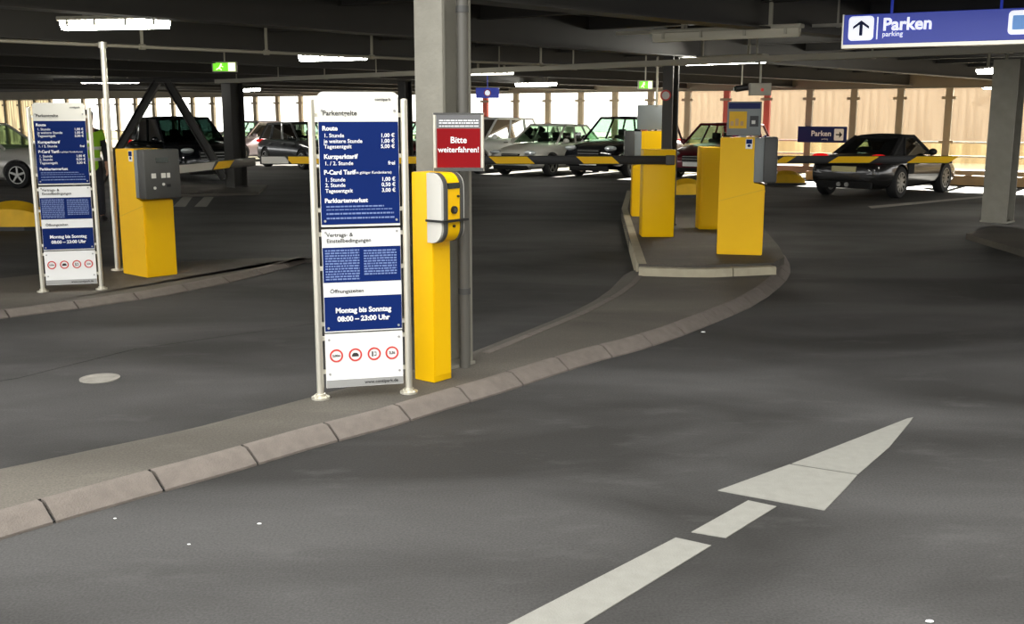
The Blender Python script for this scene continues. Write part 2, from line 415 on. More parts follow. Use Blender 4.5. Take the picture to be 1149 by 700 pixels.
# ------------------------------------------------------------------ structure: ceiling, beams, columns
ROOF_Y = 6.7
E1 = WP + WU*-9.0; E2 = WP + WU*62
mb = MB()
rp = [(-26, ROOF_Y), (26, ROOF_Y), (E1.x+.6*WV.x+3, E1.y+.3), (E2.x+.4*WV.x, E2.y+.4*WV.y), (-46, 56), (-46, ROOF_Y)]
rp = [(30, ROOF_Y), (E1.x+WV.x*.4, E1.y+WV.y*.4), (E2.x+WV.x*.4, E2.y+WV.y*.4), (-50, E2.y), (-50, ROOF_Y)]
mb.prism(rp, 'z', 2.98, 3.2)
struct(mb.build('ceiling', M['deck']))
mb = MB(); mb.prism(rp, 'z', 3.2, 5.4); struct(mb.build('sun_block_upper', M['galv']))  # unseen block added over the roof to hold off the sun
def hbeam(mb, a, b, z0, z1, w, tf=.02, tw=.015):
    a = Vector((a[0], a[1], 0)); b = Vector((b[0], b[1], 0)); d = (b-a); L = d.length
    ang = math.atan2(d.y, d.x); Mx = Matrix.Translation(a) @ Matrix.Rotation(ang, 4, 'Z')
    mb.box(0, L, -w/2, w/2, z0, z0+tf, Mx); mb.box(0, L, -w/2, w/2, z1-tf, z1, Mx); mb.box(0, L, -tw/2, tw/2, z0+tf, z1-tf, Mx)
BZ = 2.55
def clip_roof(p, d):
    # from p along d until inside wall line / roof edge
    def outside(q): return q.y < ROOF_Y+.1 or (q-WP).dot(WV) > -.15 or q.x < -49
    q = p.copy(); t0 = 0
    while not outside(p-d*t0) and t0 < 90: t0 += .1
    t1 = 0
    while not outside(p+d*t1) and t1 < 90: t1 += .1
    return p-d*(t0-.1), p+d*(t1-.1)
b1a = P(0, 8, BZ); b1b = P(750, 63, BZ); b2a = P(549, 0, BZ); b2b = P(943, 39, BZ)
bi = 0
dv = (b1b-b1a).to_2d().normalized(); perp = Vector((dv.y, -dv.x))
for base, k in [(b1a.to_2d()+dv*2, 0), (b2a.to_2d()+dv*2, 0)] + [(b1a.to_2d()+dv*8, -k*3.4) for k in range(1, 9)] + [(b2a.to_2d()+dv*9, k*3.6) for k in range(1, 5)]:
    p = base + perp*k
    if (p-WP).dot(WV) > -.3 : p = p - dv*((p-WP).dot(WV)+3)
    if p.y < ROOF_Y+.3: p = p + dv*((ROOF_Y+.5-p.y)/dv.y)
    if bi == 1: d_ = (b2b-b2a).to_2d().normalized()
    else: d_ = dv
    a, b = clip_roof(p, d_)
    if (b-a).length < 2: continue
    bi += 1
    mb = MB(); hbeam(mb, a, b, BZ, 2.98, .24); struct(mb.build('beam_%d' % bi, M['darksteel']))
# cross purlins along the facade direction
for k in range(1, 14):
    p = WP + WV*(-k*2.0) + WU*8
    a, b = clip_roof(p, WU)
    if (b-a).length < 2: continue
    mb = MB(); hbeam(mb, a, b, 2.80, 2.98, .12, .012, .01); struct(mb.build('beam_cross_%d' % k, M['darksteel']))
# edge beam over facade
M['edge'] = mat('edge_beam_grey', (128, 120, 104), .6, .1, var=.15, vscale=2)
a = WP + WU*-8.8 - WV*.02; b = WP + WU*61 - WV*.02
mb = MB(); hbeam(mb, a, b, 2.47, 2.98, .3, .03, .26); struct(mb.build('beam_edge', M['edge']))
mb = MB(); mb.box(9.6, 10, -40, 7, 0, 12); struct(mb.build('shade_wall_right', M['galv']))  # added wall out of view, cuts the sky light from the right
# columns
def column(name, px, Y, size, z0, z1, rot, material, label=None, flare=False, depth=None):
    c = PY(px, 128, Y); dpt = depth or size
    mb = MB(); t = .022; h = size/2; hd = dpt/2
    mb.box(-h, h, -hd, -hd+t, 0, z1-z0); mb.box(-h, h, hd-t, hd, 0, z1-z0); mb.box(-.012, .012, -hd+t, hd-t, 0, z1-z0)
    mb.box(-h-.012, h+.012, -hd-.012, hd+.012, 0, .022)
    for sx in (-1, 1):
        for sy in (-1, 1): mb.cyl((sx*(h-.04), sy*(hd-.06), .02), (sx*(h-.04), sy*(hd-.06), .045), .014, n=6)
    o = mb.build(name, material); o.location = (c.x, c.y, z0); o.rotation_euler = (0, 0, rot); struct(o); return o
rotc = math.atan2(dv.y, dv.x) - PI/2
column('column_front', 497.5, 7.02, .25, HK, BZ, rotc, M['galv'], depth=.26)
column('column_right', 1129, 16.7, .38, .08, BZ+.02, rotc, M['galv'])
column('column_middle', 752, 15.4, .165, RZ, BZ, rotc, M['darksteel'])
column('column_left', 262, 25.3, .36, .05, BZ, rotc, M['darksteel'])
column('column_far', 103, 25.5, .25, 0, BZ, rotc, M['darksteel']) if False else None
column('column_back', 455, 27, .25, 0, BZ, rotc, M['darksteel'])
p = PY(519.5, 128, 6.93)  # dark pipe added to deepen the shade in the column recess
r = empty('recess_shade_pipe', 'dark grey pipe added to deepen the shade in the grey front column recess', 'pipe', (p.x, p.y, HK))
mb = MB(); mb.cyl((0, 0, 0), (0, 0, 2.98-HK), .036, n=20); mb.build('tube', mat('recess_shade_grey', (92, 90, 84), .5), r, smooth=True)
for z in (.5, 1.5, 2.3): mb = MB(); mb.cyl((0, 0, z), (0, 0, z+.04), .041, n=20); mb.build('pipe_clamp', M['darkgrey'], r, smooth=True)
# V bracing
def strut(name, pa, pb, w=.17):
    a = Vector(pa); b = Vector(pb); d = b-a; q = d.to_track_quat('Z', 'Y').to_matrix().to_4x4()
    mb = MB(); mb.box(-w/2, w/2, -w/2, -w/2+.02, 0, d.length); mb.box(-w/2, w/2, w/2-.02, w/2, 0, d.length); mb.box(-.01, .01, -w/2, w/2, 0, d.length)
    o = mb.build(name, M['darksteel']); o.matrix_world = Matrix.Translation(a) @ q; return struct(o)
strut('beam_brace_near', PY(176, 92, 25.3), PY(112, 205, 25.3))
strut('beam_brace_far', PY(188, 92, 25.3), PY(252, 200, 25.3))
mb = MB(); a = P(60, 93, BZ); b = PY(262, 93, 25.3); hbeam(mb, (PY(60, 93, 25.3).x, 25.3), (b.x+.3, 25.3), 2.47, BZ+.02, .2); struct(mb.build('beam_brace_head', M['darksteel']))

# ------------------------------------------------------------------ facade
gl_bright = facade_glass('facade_pane', (250, 250, 246), (240, 226, 200), .006)
gl_low = facade_glass('facade_pane_tinted', (252, 247, 214), (236, 214, 160), .016)
panel_tan = mat('tan_wall_panel', (222, 206, 168), .7, var=.1)
M['translu'] = facade_glass('tan_translucent_panel', (84, 77, 61), (235, 212, 165), .03)
ang = math.atan2(WU.y, WU.x)
SP = 1.327; s0 = -.24
def red_at(s):
    X = WP+WU*s; px = CX+F*X.x/X.y
    return any(abs(px-r) < 12 for r in (550, 812, 855))
for k in range(-5, 46):
    s = s0+SP*k; q = WP+WU*s
    Mx = Matrix.Rotation(ang, 4, 'Z')
    px = CX+F*q.x/q.y if q.y > 0 else 0
    solid = px < 70
    w = struct(bpy.data.objects.new('window_%d' % (k+6), None)); COL.objects.link(w); w.location = (q.x, q.y, 0); w.rotation_euler = (0, 0, ang)
    # local x runs along the facade, local +y points inwards
    mb = MB(); mb.box(-.095, .095, -.06, .06, 0, 2.48); mb.build('window_post', M['postred'] if red_at(s) else M['post'], w)
    mb = MB()
    for z in (.32, .98, 2.2):
        mb.box(-.19, .19, .05, .09, z-.04, z+.04)
    mb.build('pane_clamp', M['post'], w)
    if solid:
        mb = MB(); mb.poly([(.05, 0, 0), (SP-.05, 0, 0), (SP-.05, 0, 2.47), (.05, 0, 2.47)]); mb.build('wall_panel', M['translu'], w)
    else:
        mb = MB(); mb.poly([(.05, 0, 1.0), (SP-.05, 0, 1.0), (SP-.05, 0, 2.47), (.05, 0, 2.47)]); mb.build('window_pane', gl_bright, w)
        mb = MB(); mb.poly([(.05, 0, .25), (SP-.05, 0, .25), (SP-.05, 0, .95), (.05, 0, .95)]); mb.build('lower_pane', gl_low, w)
        mb = MB(); mb.box(.05, SP-.05, -.03, .03, .94, .99); mb.box(.05, SP-.05, -.03, .03, .55, .6); mb.build('handrail', M['alu'], w)
mb = MB(); Mx = Matrix.Translation((WP.x, WP.y, 0)) @ Matrix.Rotation(ang, 4, 'Z'); mb.box(-7, 58, -.12, .1, 0, .2, Mx); struct(mb.build('trim_parapet', M['post']))
# timber bumper beam lying on the floor ahead of the facade
a = P(1062, 207, 0); 
mb = MB(); Mx = Matrix.Translation((a.x, a.y, 0)) @ Matrix.Rotation(ang, 4, 'Z'); mb.box(-6, 3.6, -.1, .1, 0, .24, Mx, bev=.015); 
tag(mb.build('timber_bumper', M['wood']), 'long tan timber bumper beam on floor before the glass wall', 'bumper beam')
# outside: pale plank fence and ground
f0 = WP + WV*9.0
mb = MB(); Mf = Matrix.Translation((f0.x, f0.y, 0)) @ Matrix.Rotation(ang, 4, 'Z')
x = -22
while x < 14.6:
    mb.box(x, x+.17, -.06+random.random()*.02, .02, -.4, 3.5+random.random()*.04, Mf); x += .27
mb.box(-22, 14.6, .02, .05, .5, .62, Mf); mb.box(-22, 14.6, .02, .05, 2.6, 2.72, Mf); fnc = tag(mb.build('plank_fence', M['fence']), 'pale vertical plank fence seen outside through the glass wall', 'fence')
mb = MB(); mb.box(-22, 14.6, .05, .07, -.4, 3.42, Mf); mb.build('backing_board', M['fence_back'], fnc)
gm = mat('outside_ground', (150, 145, 136), .9, var=.15, vscale=2)
mb = MB(); mb.box(-80, 60, -60, -.3, -.02, .006, Mx := Matrix.Translation((WP.x, WP.y, 0)) @ Matrix.Rotation(ang, 4, 'Z')); struct(mb.build('ground', gm))

# ------------------------------------------------------------------ lights in the ceiling
def lamp(pa, pb, z, label, on='lamp', w=.13, cover=False):
    a = P(pa[0], pa[1], z); b = P(pb[0], pb[1], z); c = (a+b)/2; d = b-a; L = d.length
    if L > 2.2 or L < .9:
        L = min(max(L, 1.1), 1.9)
    r = empty('ceiling_lamp', label, 'ceiling lamp', (c.x, c.y, z), math.atan2(d.y, d.x), 'ceiling lamps of the garage')
    mb = MB(); mb.box(-L/2-.03, L/2+.03, -w/2-.012, w/2+.012, .05, .09, bev=.01)
    mb.box(-L*.3, -L*.3+.03, -.02, .02, .09, 2.98-z); mb.box(L*.3, L*.3+.03, -.02, .02, .09, 2.98-z); mb.build('lamp_housing', M['railm'], r)
    mb = MB(); prof = [(-w/2, .05), (-w/2, .02), (-w*.3, -.03), (w*.3, -.03), (w/2, .02), (w/2, .05)]
    mb.prism(prof, 'x', -L/2, L/2); mb.build('diffuser', M[on], r, smooth=True)
    for t in (-.42, -.15, .15, .42): mb = MB(); mb.box(L*t-.012, L*t+.012, -w/2-.014, w/2+.014, -.005, .055); mb.build('clip', M['railm'], r)
    return r
lamp((72, 30), (187, 28), 2.55, 'bright lamp under ceiling above the left price sign, largest lit one', w=.14)
lamp((92, 92), (155, 92), 2.5, 'lit lamp crossed by the thin pole left of the braces')
lamp((354, 66), (393, 65), 2.55, 'lit lamp hanging above the tall price sign and left of the grey column', w=.16)
lamp((268, 102), (290, 101), 2.5, 'small lit lamp beside the dark column under the green exit sign')
lamp((526, 83), (575, 82), 2.5, 'dim lit lamp beside the grey front column, on its right', 'lamp_dim')
lamp((581, 96), (622, 95), 2.5, 'lit lamp between blue round sign and the pale green exit sign', w=.2)
lamp((734, 44), (897, 37.5), 2.5, 'unlit lamp with yellowed cover left of the blue hanging sign', 'lamp_off', w=.1)
lamp((770, 71), (857, 68), 2.48, 'long lit lamp under cable tray above the yellow terminals', w=.18)
lamp((1106, 81), (1130, 79), 2.48, 'upper of two small lit lamps beside the right column', w=.2)
lamp((1106, 99), (1126, 98), 2.48, 'lower of two small lit lamps beside the right column', w=.2)
def tray(pa, pb, z, w, h, label, name, material, cat, ext=(0, 0), rnd=False, clips=0):
    a = P(pa[0], pa[1], z); b = P(pb[0], pb[1], z); d = (b-a).normalized(); a = a-d*ext[0]; b = b+d*ext[1]; L = (b-a).length
    r = empty(name, label, cat, a, math.atan2(d.y, d.x))
    mb = MB()
    if rnd: mb.cyl((0, 0, 0), (L, 0, 0), w/2, n=10)
    else:
        mb.box(0, L, -w/2, w/2, -.004, .004); mb.box(0, L, -w/2, -w/2+.006, 0, h); mb.box(0, L, w/2-.006, w/2, 0, h)
    mb.build('run', material, r, smooth=rnd)
    k = .8
    while k < L:
        mb = MB()
        if rnd: mb.cyl((k, 0, 0), (k+.07, 0, 0), w*.8, n=10); mb.box(k+.02, k+.05, -.01, .01, 0, 2.98-z)
        else: mb.box(k, k+.03, -w/2-.01, w/2+.01, -.012, .0); mb.box(k, k+.02, -.008, .008, 0, 2.98-z)
        mb.build('hanger', material, r); k += 1.6
    return r
tray((0, 45.5), (471, 66.5), 2.5, .04, 0, 'thin grey pipe under the ceiling running from top left past the grey column', 'ceiling_pipe', M['railm'], 'pipe', (2.5, 3.0), True)
tray((300, 91), (1149, 58), 2.42, .12, .075, 'long grey cable tray crossing under ceiling below the blue hanging sign', 'cable_tray', M['railm'], 'cable tray', (2, 1.8))
tray((692, 39), (1010, 27), 2.62, .05, .03, 'short grey rail above the unlit lamp', 'lamp_rail', M['railm'], 'rail', (0, 0))
# exit signs
def exit_sign(px0, px1, py0, py1, Y, label):
    a = PY(px0, py1, Y); b = PY(px1, py0, Y); w = b.x-a.x; h = b.z-a.z
    r = empty('exit_sign', label, 'exit sign', ((a.x+b.x)/2, Y, a.z), 0, 'green escape route signs')
    mb = MB(); mb.box(-w/2, w/2, 0, .08, 0, h, bev=.008); mb.box(-.01, .01, .03, .05, h, 2.98-a.z); mb.build('sign_case', M['lamp_off'], r)
    mb = MB(); mb.box(-w/2+.02, w*.16, -.006, .001, .02, h-.02); mb.build('green_field', M['green_lit'], r)
    mb = MB(); mb.box(w*.17, w/2-.02, -.006, .001, .02, h-.02); mb.build('pale_field', M['green_pale'], r)
    # running figure and arrow
    mb = MB(); mb.sphere((-.12*w, -.008, h*.72), h*.09, 1, .15, 1, 10)
    def bar(x0, z0, x1, z1, t):
        d = Vector((x1-x0, 0, z1-z0)); n_ = Vector((-d.z, 0, d.x)).normalized()*t/2
        mb.prism([(x0+n_.x, z0+n_.z), (x1+n_.x, z1+n_.z), (x1-n_.x, z1-n_.z), (x0-n_.x, z0-n_.z)], 'y', -.009, -.005)
    bar(-.14*w, h*.62, -.2*w, h*.4, h*.12); bar(-.2*w, h*.4, -.1*w, h*.2, h*.08); bar(-.2*w, h*.4, -.32*w, h*.25, h*.08); bar(-.14*w, h*.6, -.04*w, h*.5, h*.06)
    mb.build('running_figure', M['green_pale'], r)
    return r
exit_sign(238, 265, 69, 81, 17.5, 'lit green exit sign hanging above the dark column on the left')
exit_sign(716, 733, 90, 100.5, 18, 'lit green exit sign above the grey box, left of the middle column')
# small blue sign with round emblem
a = PY(534, 110, 24); b = PY(560, 98.5, 24); w = b.x-a.x; h = b.z-a.z
r = empty('hanging_round_sign', 'small blue sign with white and red round emblem hanging far back', 'sign', ((a.x+b.x)/2, 24, a.z))
mb = MB(); mb.box(-w/2, w/2, 0, .05, 0, h); mb.box(-.01, .01, .02, .04, h, 2.9-a.z); mb.build('sign_board', M['signblue'], r)
mb = MB(); mb.cyl((0, -.01, h*.5), (0, .0, h*.5), h*.36, n=20); mb.build('emblem', M['signwhite'], r)
mb = MB(); mb.lathe([(h*.36, -.012), (h*.36, 0), (h*.26, 0), (h*.26, -.012), (h*.36, -.012)], 20, Matrix.Translation((0, -.002, h*.5))); mb.build('emblem_ring', M['ringred'], r)

# Parken hanging sign
a = PY(945.5, 53, 10.0); ar_ = PY(1149, 46, 9.3)
d = Vector((ar_.x-a.x, ar_.y-a.y, 0)).normalized(); rz = math.atan2(d.y, d.x)
def onp(px, py, o=a, dd=d):      # pixel -> local x, z in the vertical plane through o along dd
    r = ray(px, py); n_ = Vector((-dd.y, dd.x, 0)); t = (o-EYE).dot(n_)/r.dot(n_); q = EYE+r*t-o
    return q.dot(dd), q.z
zt = onp(948, 17)[1]; H_ = zt
r = empty('hanging_sign', 'long blue lit hanging sign reading Parken with an upward arrow', 'sign', (a.x, a.y, a.z), rz)
W_ = 2.55
mb = MB(); mb.box(0, W_, .002, .14, .02, H_, bev=.004)
for x in (.4, 1.3, 2.2): mb.cyl((x, .07, H_), (x, .07, 2.98-a.z), .012, n=8)
mb.build('sign_case', M['signblue'], r)
mb = MB(); mb.box(-.01, W_+.01, -.004, .15, -.012, .02); mb.box(-.012, .0, -.004, .15, 0, H_+.005); mb.build('sign_frame', M['steel'], r)
def pbox(px0, px1, pyc0, pyc1): 
    x0, z1 = onp(px0, pyc0); x1, z0 = onp(px1, pyc1); return x0, x1, z0, z1
x0, x1, z0, z1 = pbox(953, 979.5, 18.8, 45)
mb = MB(); mb.prism(rrect(x1-x0, z1-z0, .035, (x0+x1)/2, (z0+z1)/2), 'y', -.004, .003); icon = mb.build('arrow_field', M['signwhite'], r)
cxx = (x0+x1)/2; cz = (z0+z1)/2; hh = (z1-z0)
mb = MB(); mb.box(cxx-.014, cxx+.014, -.008, -.003, cz-hh*.3, cz+hh*.2)
for sg in (-1, 1):
    mb.prism([(cxx, cz+hh*.33), (cxx+sg*.07, cz+hh*.08), (cxx+sg*.07, cz-hh*.03), (cxx, cz+hh*.2)], 'y', -.008, -.003)
mb.build('arrow_symbol', M['signnavy'], r)
x0, z1 = onp(984.5, 19); x1, z0 = onp(985.8, 44)
mb = MB(); mb.box(x0, x0+.01, -.004, .002, z0, z1); mb.build('divider_line', M['signwhite'], r)
tx, tz = onp(990.5, 28.8); tx2, tz2 = onp(990.5, 37)
lettering('lettering', [('Parken', tx, tz+.005, .15, 'LEFT', 1.3), ('parking', tx, tz2-.012, .06, 'LEFT', .3)], M['signwhite'], r, -.004)
x0, z1 = onp(1132.5, 12); x1, z0 = onp(1160, 38)
mb = MB(); mb.prism(rrect(x1-x0, z1-z0, .035, (x0+x1)/2, (z0+z1)/2), 'y', -.004, .003); mb.build('picture_field', M['signwhite'], r)
mb = MB(); mb.prism(rrect((x1-x0)*.68, (z1-z0)*.6, .01, (x0+x1)/2, (z0+z1)/2), 'y', -.008, -.003)
mb.build('picture_symbol', mat('pale_blue_picture', (110, 160, 225), .4, emit=(110, 160, 225), es=.5), r)

# Parken sign on facade posts (on the floor line of sight between posts)
sA = WP+WU*(s0+SP*4) ; 
def ons(px, py):
    o = Vector((WP.x-WV.x*.12, WP.y-WV.y*.12, 0)); dd = Vector((-WU.x, -WU.y, 0)); return onp(px, py, o, dd), o, dd
(xl, zb), o_, dd_ = ons(895, 159.5); (xr, ztp), _, _ = ons(950.5, 142)
c = o_+dd_*(xl+xr)/2; w = xr-xl; h = ztp-zb
r = empty('direction_sign', 'navy sign reading Parken with right arrow fixed to the glass wall posts', 'sign', (c.x, c.y, zb), math.atan2(dd_.y, dd_.x))
mb = MB(); mb.box(-w/2, w/2, -.03, .03, 0, h, bev=.005); mb.build('sign_board', M['signnavy'], r)
mb = MB(); mb.prism(rrect(w*.19, h*.72, .03, w*.35, h*.5), 'y', -.034, -.028); mb.build('arrow_field', M['white'], r)
mb = MB(); mb.box(w*.29, w*.38, -.038, -.032, h*.46, h*.54); mb.prism([(w*.36, h*.7), (w*.42, h*.5), (w*.36, h*.3)], 'y', -.038, -.032); mb.build('arrow_symbol', M['black'], r)
lettering('lettering', [('Parken', -w*.22, h*.55, h*.46, 'LEFT', 1), ('parking', 0, h*.22, h*.14, 'LEFT', .2)], M['textwhite'], r, -.032)

# projector-like camera box
a = PY(842, 107, 17.5); b = PY(866, 93, 17.5); print('box x', a.x, b.x, a.z, b.z)
r = empty('surveillance_box', 'grey rectangular box hanging from ceiling above the display of the right terminal', 'equipment box', ((a.x+b.x)/2, 17.5, a.z))
w = b.x-a.x; h = b.z-a.z
mb = MB(); mb.box(-w/2, w/2, 0, .16, 0, h, bev=.012); mb.box(-.015, .015, .06, .09, h, 2.545-a.z); mb.build('case', M['galv'], r)
mb = MB(); mb.cyl((0.02, -.008, h*.45), (.02, .004, h*.45), h*.13, n=14); mb.build('indicator', M['ringred'], r)
a = PY(822, 104, 17.6); 
r = empty('security_camera', 'small dark security camera hanging left of the grey ceiling box', 'camera', (PY(832, 104, 17.6).x, 17.6, PY(832, 104, 17.6).z))
mb = MB(); mb.cyl((-.1, 0, .06), (.1, 0, .09), .05, n=14); mb.build('body', M['black'], r, smooth=True)
mb = MB(); mb.cyl((0, 0, .1), (0, 0, 2.98-PY(832, 104, 17.6).z), .012, n=8); mb.build('arm', M['railm'], r)
mb = MB(); mb.cyl((-.13, 0, .055), (-.1, 0, .06), .035, n=14); mb.build('lens', M['screen'], r)
# thin poles
def pole(px_b, py_b, px_t, py_t, z0, z1, rad, label, name='cable_pole', cat='pole', material=None):
    a = P(px_b, py_b, z0)
    r = empty(name, label, cat, a)
    mb = MB(); mb.cyl((0, 0, 0), (0, 0, z1-z0), rad, n=12); mb.build('tube', material or M['steel'], r, smooth=True)
    mb = MB(); mb.cyl((0, 0, 0), (0, 0, .012), rad*2.4, n=14); mb.cyl((0, 0, z1-z0-.06), (0, 0, z1-z0), rad*1.5, n=12); mb.build('flange', material or M['steel'], r)
    return r
pole(132.5, 303, 113, 52, LZ, 2.5, .03, 'thin pale metal pole rising to the ceiling pipe beside the left terminal')

# ------------------------------------------------------------------ price signs
bL = P(360, 447, HK); bR = P(459, 440.5, HK)
d = (bR-bL); d.z = 0; W_ = d.length; d.normalize(); rz = math.atan2(d.y, d.x)
cS = (bL+bR)/2
def ss(px, py): x, z = onp(px, py, cS, d); return x, z
def zz(py, px=405): return ss(px, py)[1]
sign = empty('price_sign', 'tall blue and white parking price sign on two steel posts at the front kerb', 'price sign', (cS.x, cS.y, HK), rz, 'tall price signs on steel posts')
ztop = ss(352, 112)[1]
for sg in (-1, 1):
    mb = MB(); mb.cyl((sg*W_/2, 0, 0), (sg*W_/2, 0, ztop), .021, n=20); mb.sphere((sg*W_/2, 0, ztop), .021, 1, 1, .5, 16)
    pst = mb.build('post', M['steel'], sign, smooth=True)
    mb = MB(); mb.cyl((sg*W_/2, 0, 0), (sg*W_/2, 0, .012), .055, n=20); mb.cyl((sg*W_/2, 0, .012), (sg*W_/2, 0, .03), .03, n=20)
    for k in range(4): mb.cyl((sg*W_/2+.04*math.cos(k*PI/2+.78), .04*math.sin(k*PI/2+.78), .01), (sg*W_/2+.04*math.cos(k*PI/2+.78), .04*math.sin(k*PI/2+.78), .02), .007, n=6)
    mb.build('base_flange', M['steel'], pst, smooth=True)
BW = W_-.042-.03      # board width
hw = BW/2
zA1, zA0 = zz(103), zz(253.5); zB1, zB0 = zz(256.5), zz(371); zC1, zC0 = zz(373), zz(432.5)
yF = -.012
mb = MB(); h = zA1-zA0; mb.prism(rrect(BW, h, .035, 0, (zA0+zA1)/2, only_top=True), 'y', yF, .012); pA = mb.build('tariff_board', M['alu'], sign)
mb = MB(); mb.box(-hw, hw, yF, .012, zB0, zB1); pB = mb.build('terms_board', M['white'], sign)
mb = MB(); mb.box(-hw, hw, yF, .012, zC0, zC1); pC = mb.build('restriction_board', M['white'], sign)
def fieldbox(name, y1, y0, m, par):
    mb = MB(); mb.box(-hw+.002, hw-.002, yF-.003, yF+.002, zz(y0), zz(y1)); return mb.build(name, m, par)
fieldbox('blue_field', 136.5, 251, M['blue'], pA); fieldbox('blue_field', 276.5, 315.5, M['blue'], pB); fieldbox('blue_field', 331.5, 369.5, M['blue'], pB)
fieldbox('grey_strip', 424, 432, M['silver'], pC)
for (y) in (129, 175, 235, 262, 300, 362, 378, 415):
    for sg in (-1, 1):
        mb = MB(); mb.box(min(sg*(hw-.01), sg*(W_/2-.012)), max(sg*(hw-.01), sg*(W_/2-.012)), .0, .02, zz(y)-.012, zz(y)+.012); mb.build('clamp', M['steel'], sign)
for y in (124, 247, 259.5, 366, 379, 417):
    for sg in (-1, 1): mb = MB(); mb.cyl((sg*(hw-.022), yF-.009, zz(y)), (sg*(hw-.022), yF-.001, zz(y)), .007, n=10); mb.build('screw', M['silver'], sign)
k = BW/88.0      # metres per photo pixel on the board
def X(px): return (px-402.5-(0))*k
L_ = -hw
def tl(s_, x0, y, sz, bold=0, al='LEFT'): return (s_, (L_+x0*k) if al == 'LEFT' else (hw-x0*k), zz(y), sz*k, al, bold)
big = 7.2
lettering('lettering', [tl('contipark', 8, 111.5, 4.6, .5, 'RIGHT'), tl('Parkentgelte', 5, 127, 7.4, .8)], M['textblack'], pA, yF-.002)
rows = [tl('Route', 4, 144, 6.8, 1.5), tl('Kurzparktarif', 5, 175.5, 6.8, 1.5), tl('P-Card Tarif', 4.5, 193, 6.8, 1.5), tl('Parkkartenverlust', 4.5, 224.5, 6.6, 1.5),
        tl('(nur mit gültiger Kundenkarte)', 29.5, 193.5, 4.0, .3)]
for s_, y, pr in (('1. Stunde', 152, '1,00 €'), ('je weitere Stunde', 158.3, '1,00 €'), ('Tagesentgelt', 164.3, '5,00 €'), ('1. / 2. Stunde', 183, 'frei'), ('1. Stunde', 201.2, '1,00 €'), ('2. Stunde', 207.3, '0,50 €'), ('Tagesentgelt', 213.6, '3,00 €')):
    rows += [tl(s_, 5.5, y, 5.9, .6), tl(pr, 4.5, y, 5.9, .8, 'RIGHT')]
lettering('lettering', rows, M['textwhite'], pA, yF-.005)
def smallprint(par, lines):
    mb = MB()
    for (x0, x1, y, t) in lines:
        x = x0
        while x < x1:
            wl = random.uniform(1.6, 5.5); e = min(x+wl, x1)
            mb.box(L_+x*k, L_+e*k, yF-.0045, yF-.002, zz(y)-t*k/2, zz(y)+t*k/2); x = e+.8
    mb.build('small_print', M['textpale'], par)
smallprint(pA, [(6, 70, 231, 1.6), (6, 80, 234.5, 1.0), (6, 81, 239, 1.8), (6, 82, 244, 1.8)])
lettering('lettering', [tl('Vertrags- &', 5, 262.7, 6.3, .6), tl('Einstellbedingungen', 5, 269.3, 6.3, .6), tl('Öffnungszeiten', 7, 325.5, 6.3, .5)], M['textblack'], pB, yF-.002)
smallprint(pB, [(3, 41, y, 1.7) for y in [280+2.9*i for i in range(12)]] + [(46, 83, y, 1.7) for y in [281+2.9*i for i in range(10)]])
lettering('lettering', [('Montag bis Sonntag', .0, zz(347), 8.0*k, 'CENTER', 1.6), ('08:00 – 23:00 Uhr', .0, zz(356.5), 8.0*k, 'CENTER', 1.6)], M['textwhite'], pB, yF-.005)
lettering('lettering', [tl('www.contipark.de', 6, 428, 5.2, .8, 'RIGHT')], M['textblack'], pC, yF-.005)
for i, px in enumerate((377.5, 399, 420.5, 441)):
    cx_ = L_+(px-365.5)*k; cz_ = zz(397); R_ = 7.6*k
    mb = MB(); mb.lathe([(R_, -.003), (R_, .001), (R_*.76, .001), (R_*.76, -.003), (R_, -.003)], 28, Matrix.Translation((cx_, yF-.001, cz_)))
    rg = mb.build('prohibition_ring', M['ringred'], pC)
    if i == 0: lettering('symbol', [('2,00m', cx_, cz_, 3.6*k, 'CENTER', 1.5)], M['textblack'], rg, yF-.003)
    if i == 3: lettering('symbol', [('3,5t', cx_, cz_, 4.4*k, 'CENTER', 1.5)], M['textblack'], rg, yF-.003)
    if i == 1:
        mb = MB(); mb.prism([(cx_-R_*.5, cz_-R_*.25), (cx_+R_*.5, cz_-R_*.25), (cx_+R_*.5, cz_+.0), (cx_+R_*.25, cz_+R_*.3), (cx_-R_*.25, cz_+R_*.3), (cx_-R_*.5, cz_)], 'y', yF-.004, yF); mb.build('symbol', M['textblack'], rg)
    if i == 2:
        mb = MB(); mb.box(cx_-R_*.35, cx_-R_*.15, yF-.004, yF, cz_-R_*.4, cz_+R_*.35); mb.box(cx_+R_*.0, cx_+R_*.3, yF-.004, yF, cz_-R_*.3, cz_-R_*.2); mb.box(cx_+R_*.0, cx_+R_*.3, yF-.004, yF, cz_+R_*.2, cz_+R_*.3); mb.box(cx_+R_*.25, cx_+R_*.33, yF-.004, yF, cz_-R_*.3, cz_+R_*.3); mb.build('symbol', M['textblack'], rg)
aL = P(47, 327.5, LZ); aR = P(115.5, 324.5, LZ); dd = aR-aL
dup(sign, 'tall blue and white price sign standing on the island beside the left yellow terminal', ((aL.x+aR.x)/2, (aL.y+aR.y)/2, LZ), math.atan2(dd.y, dd.x))

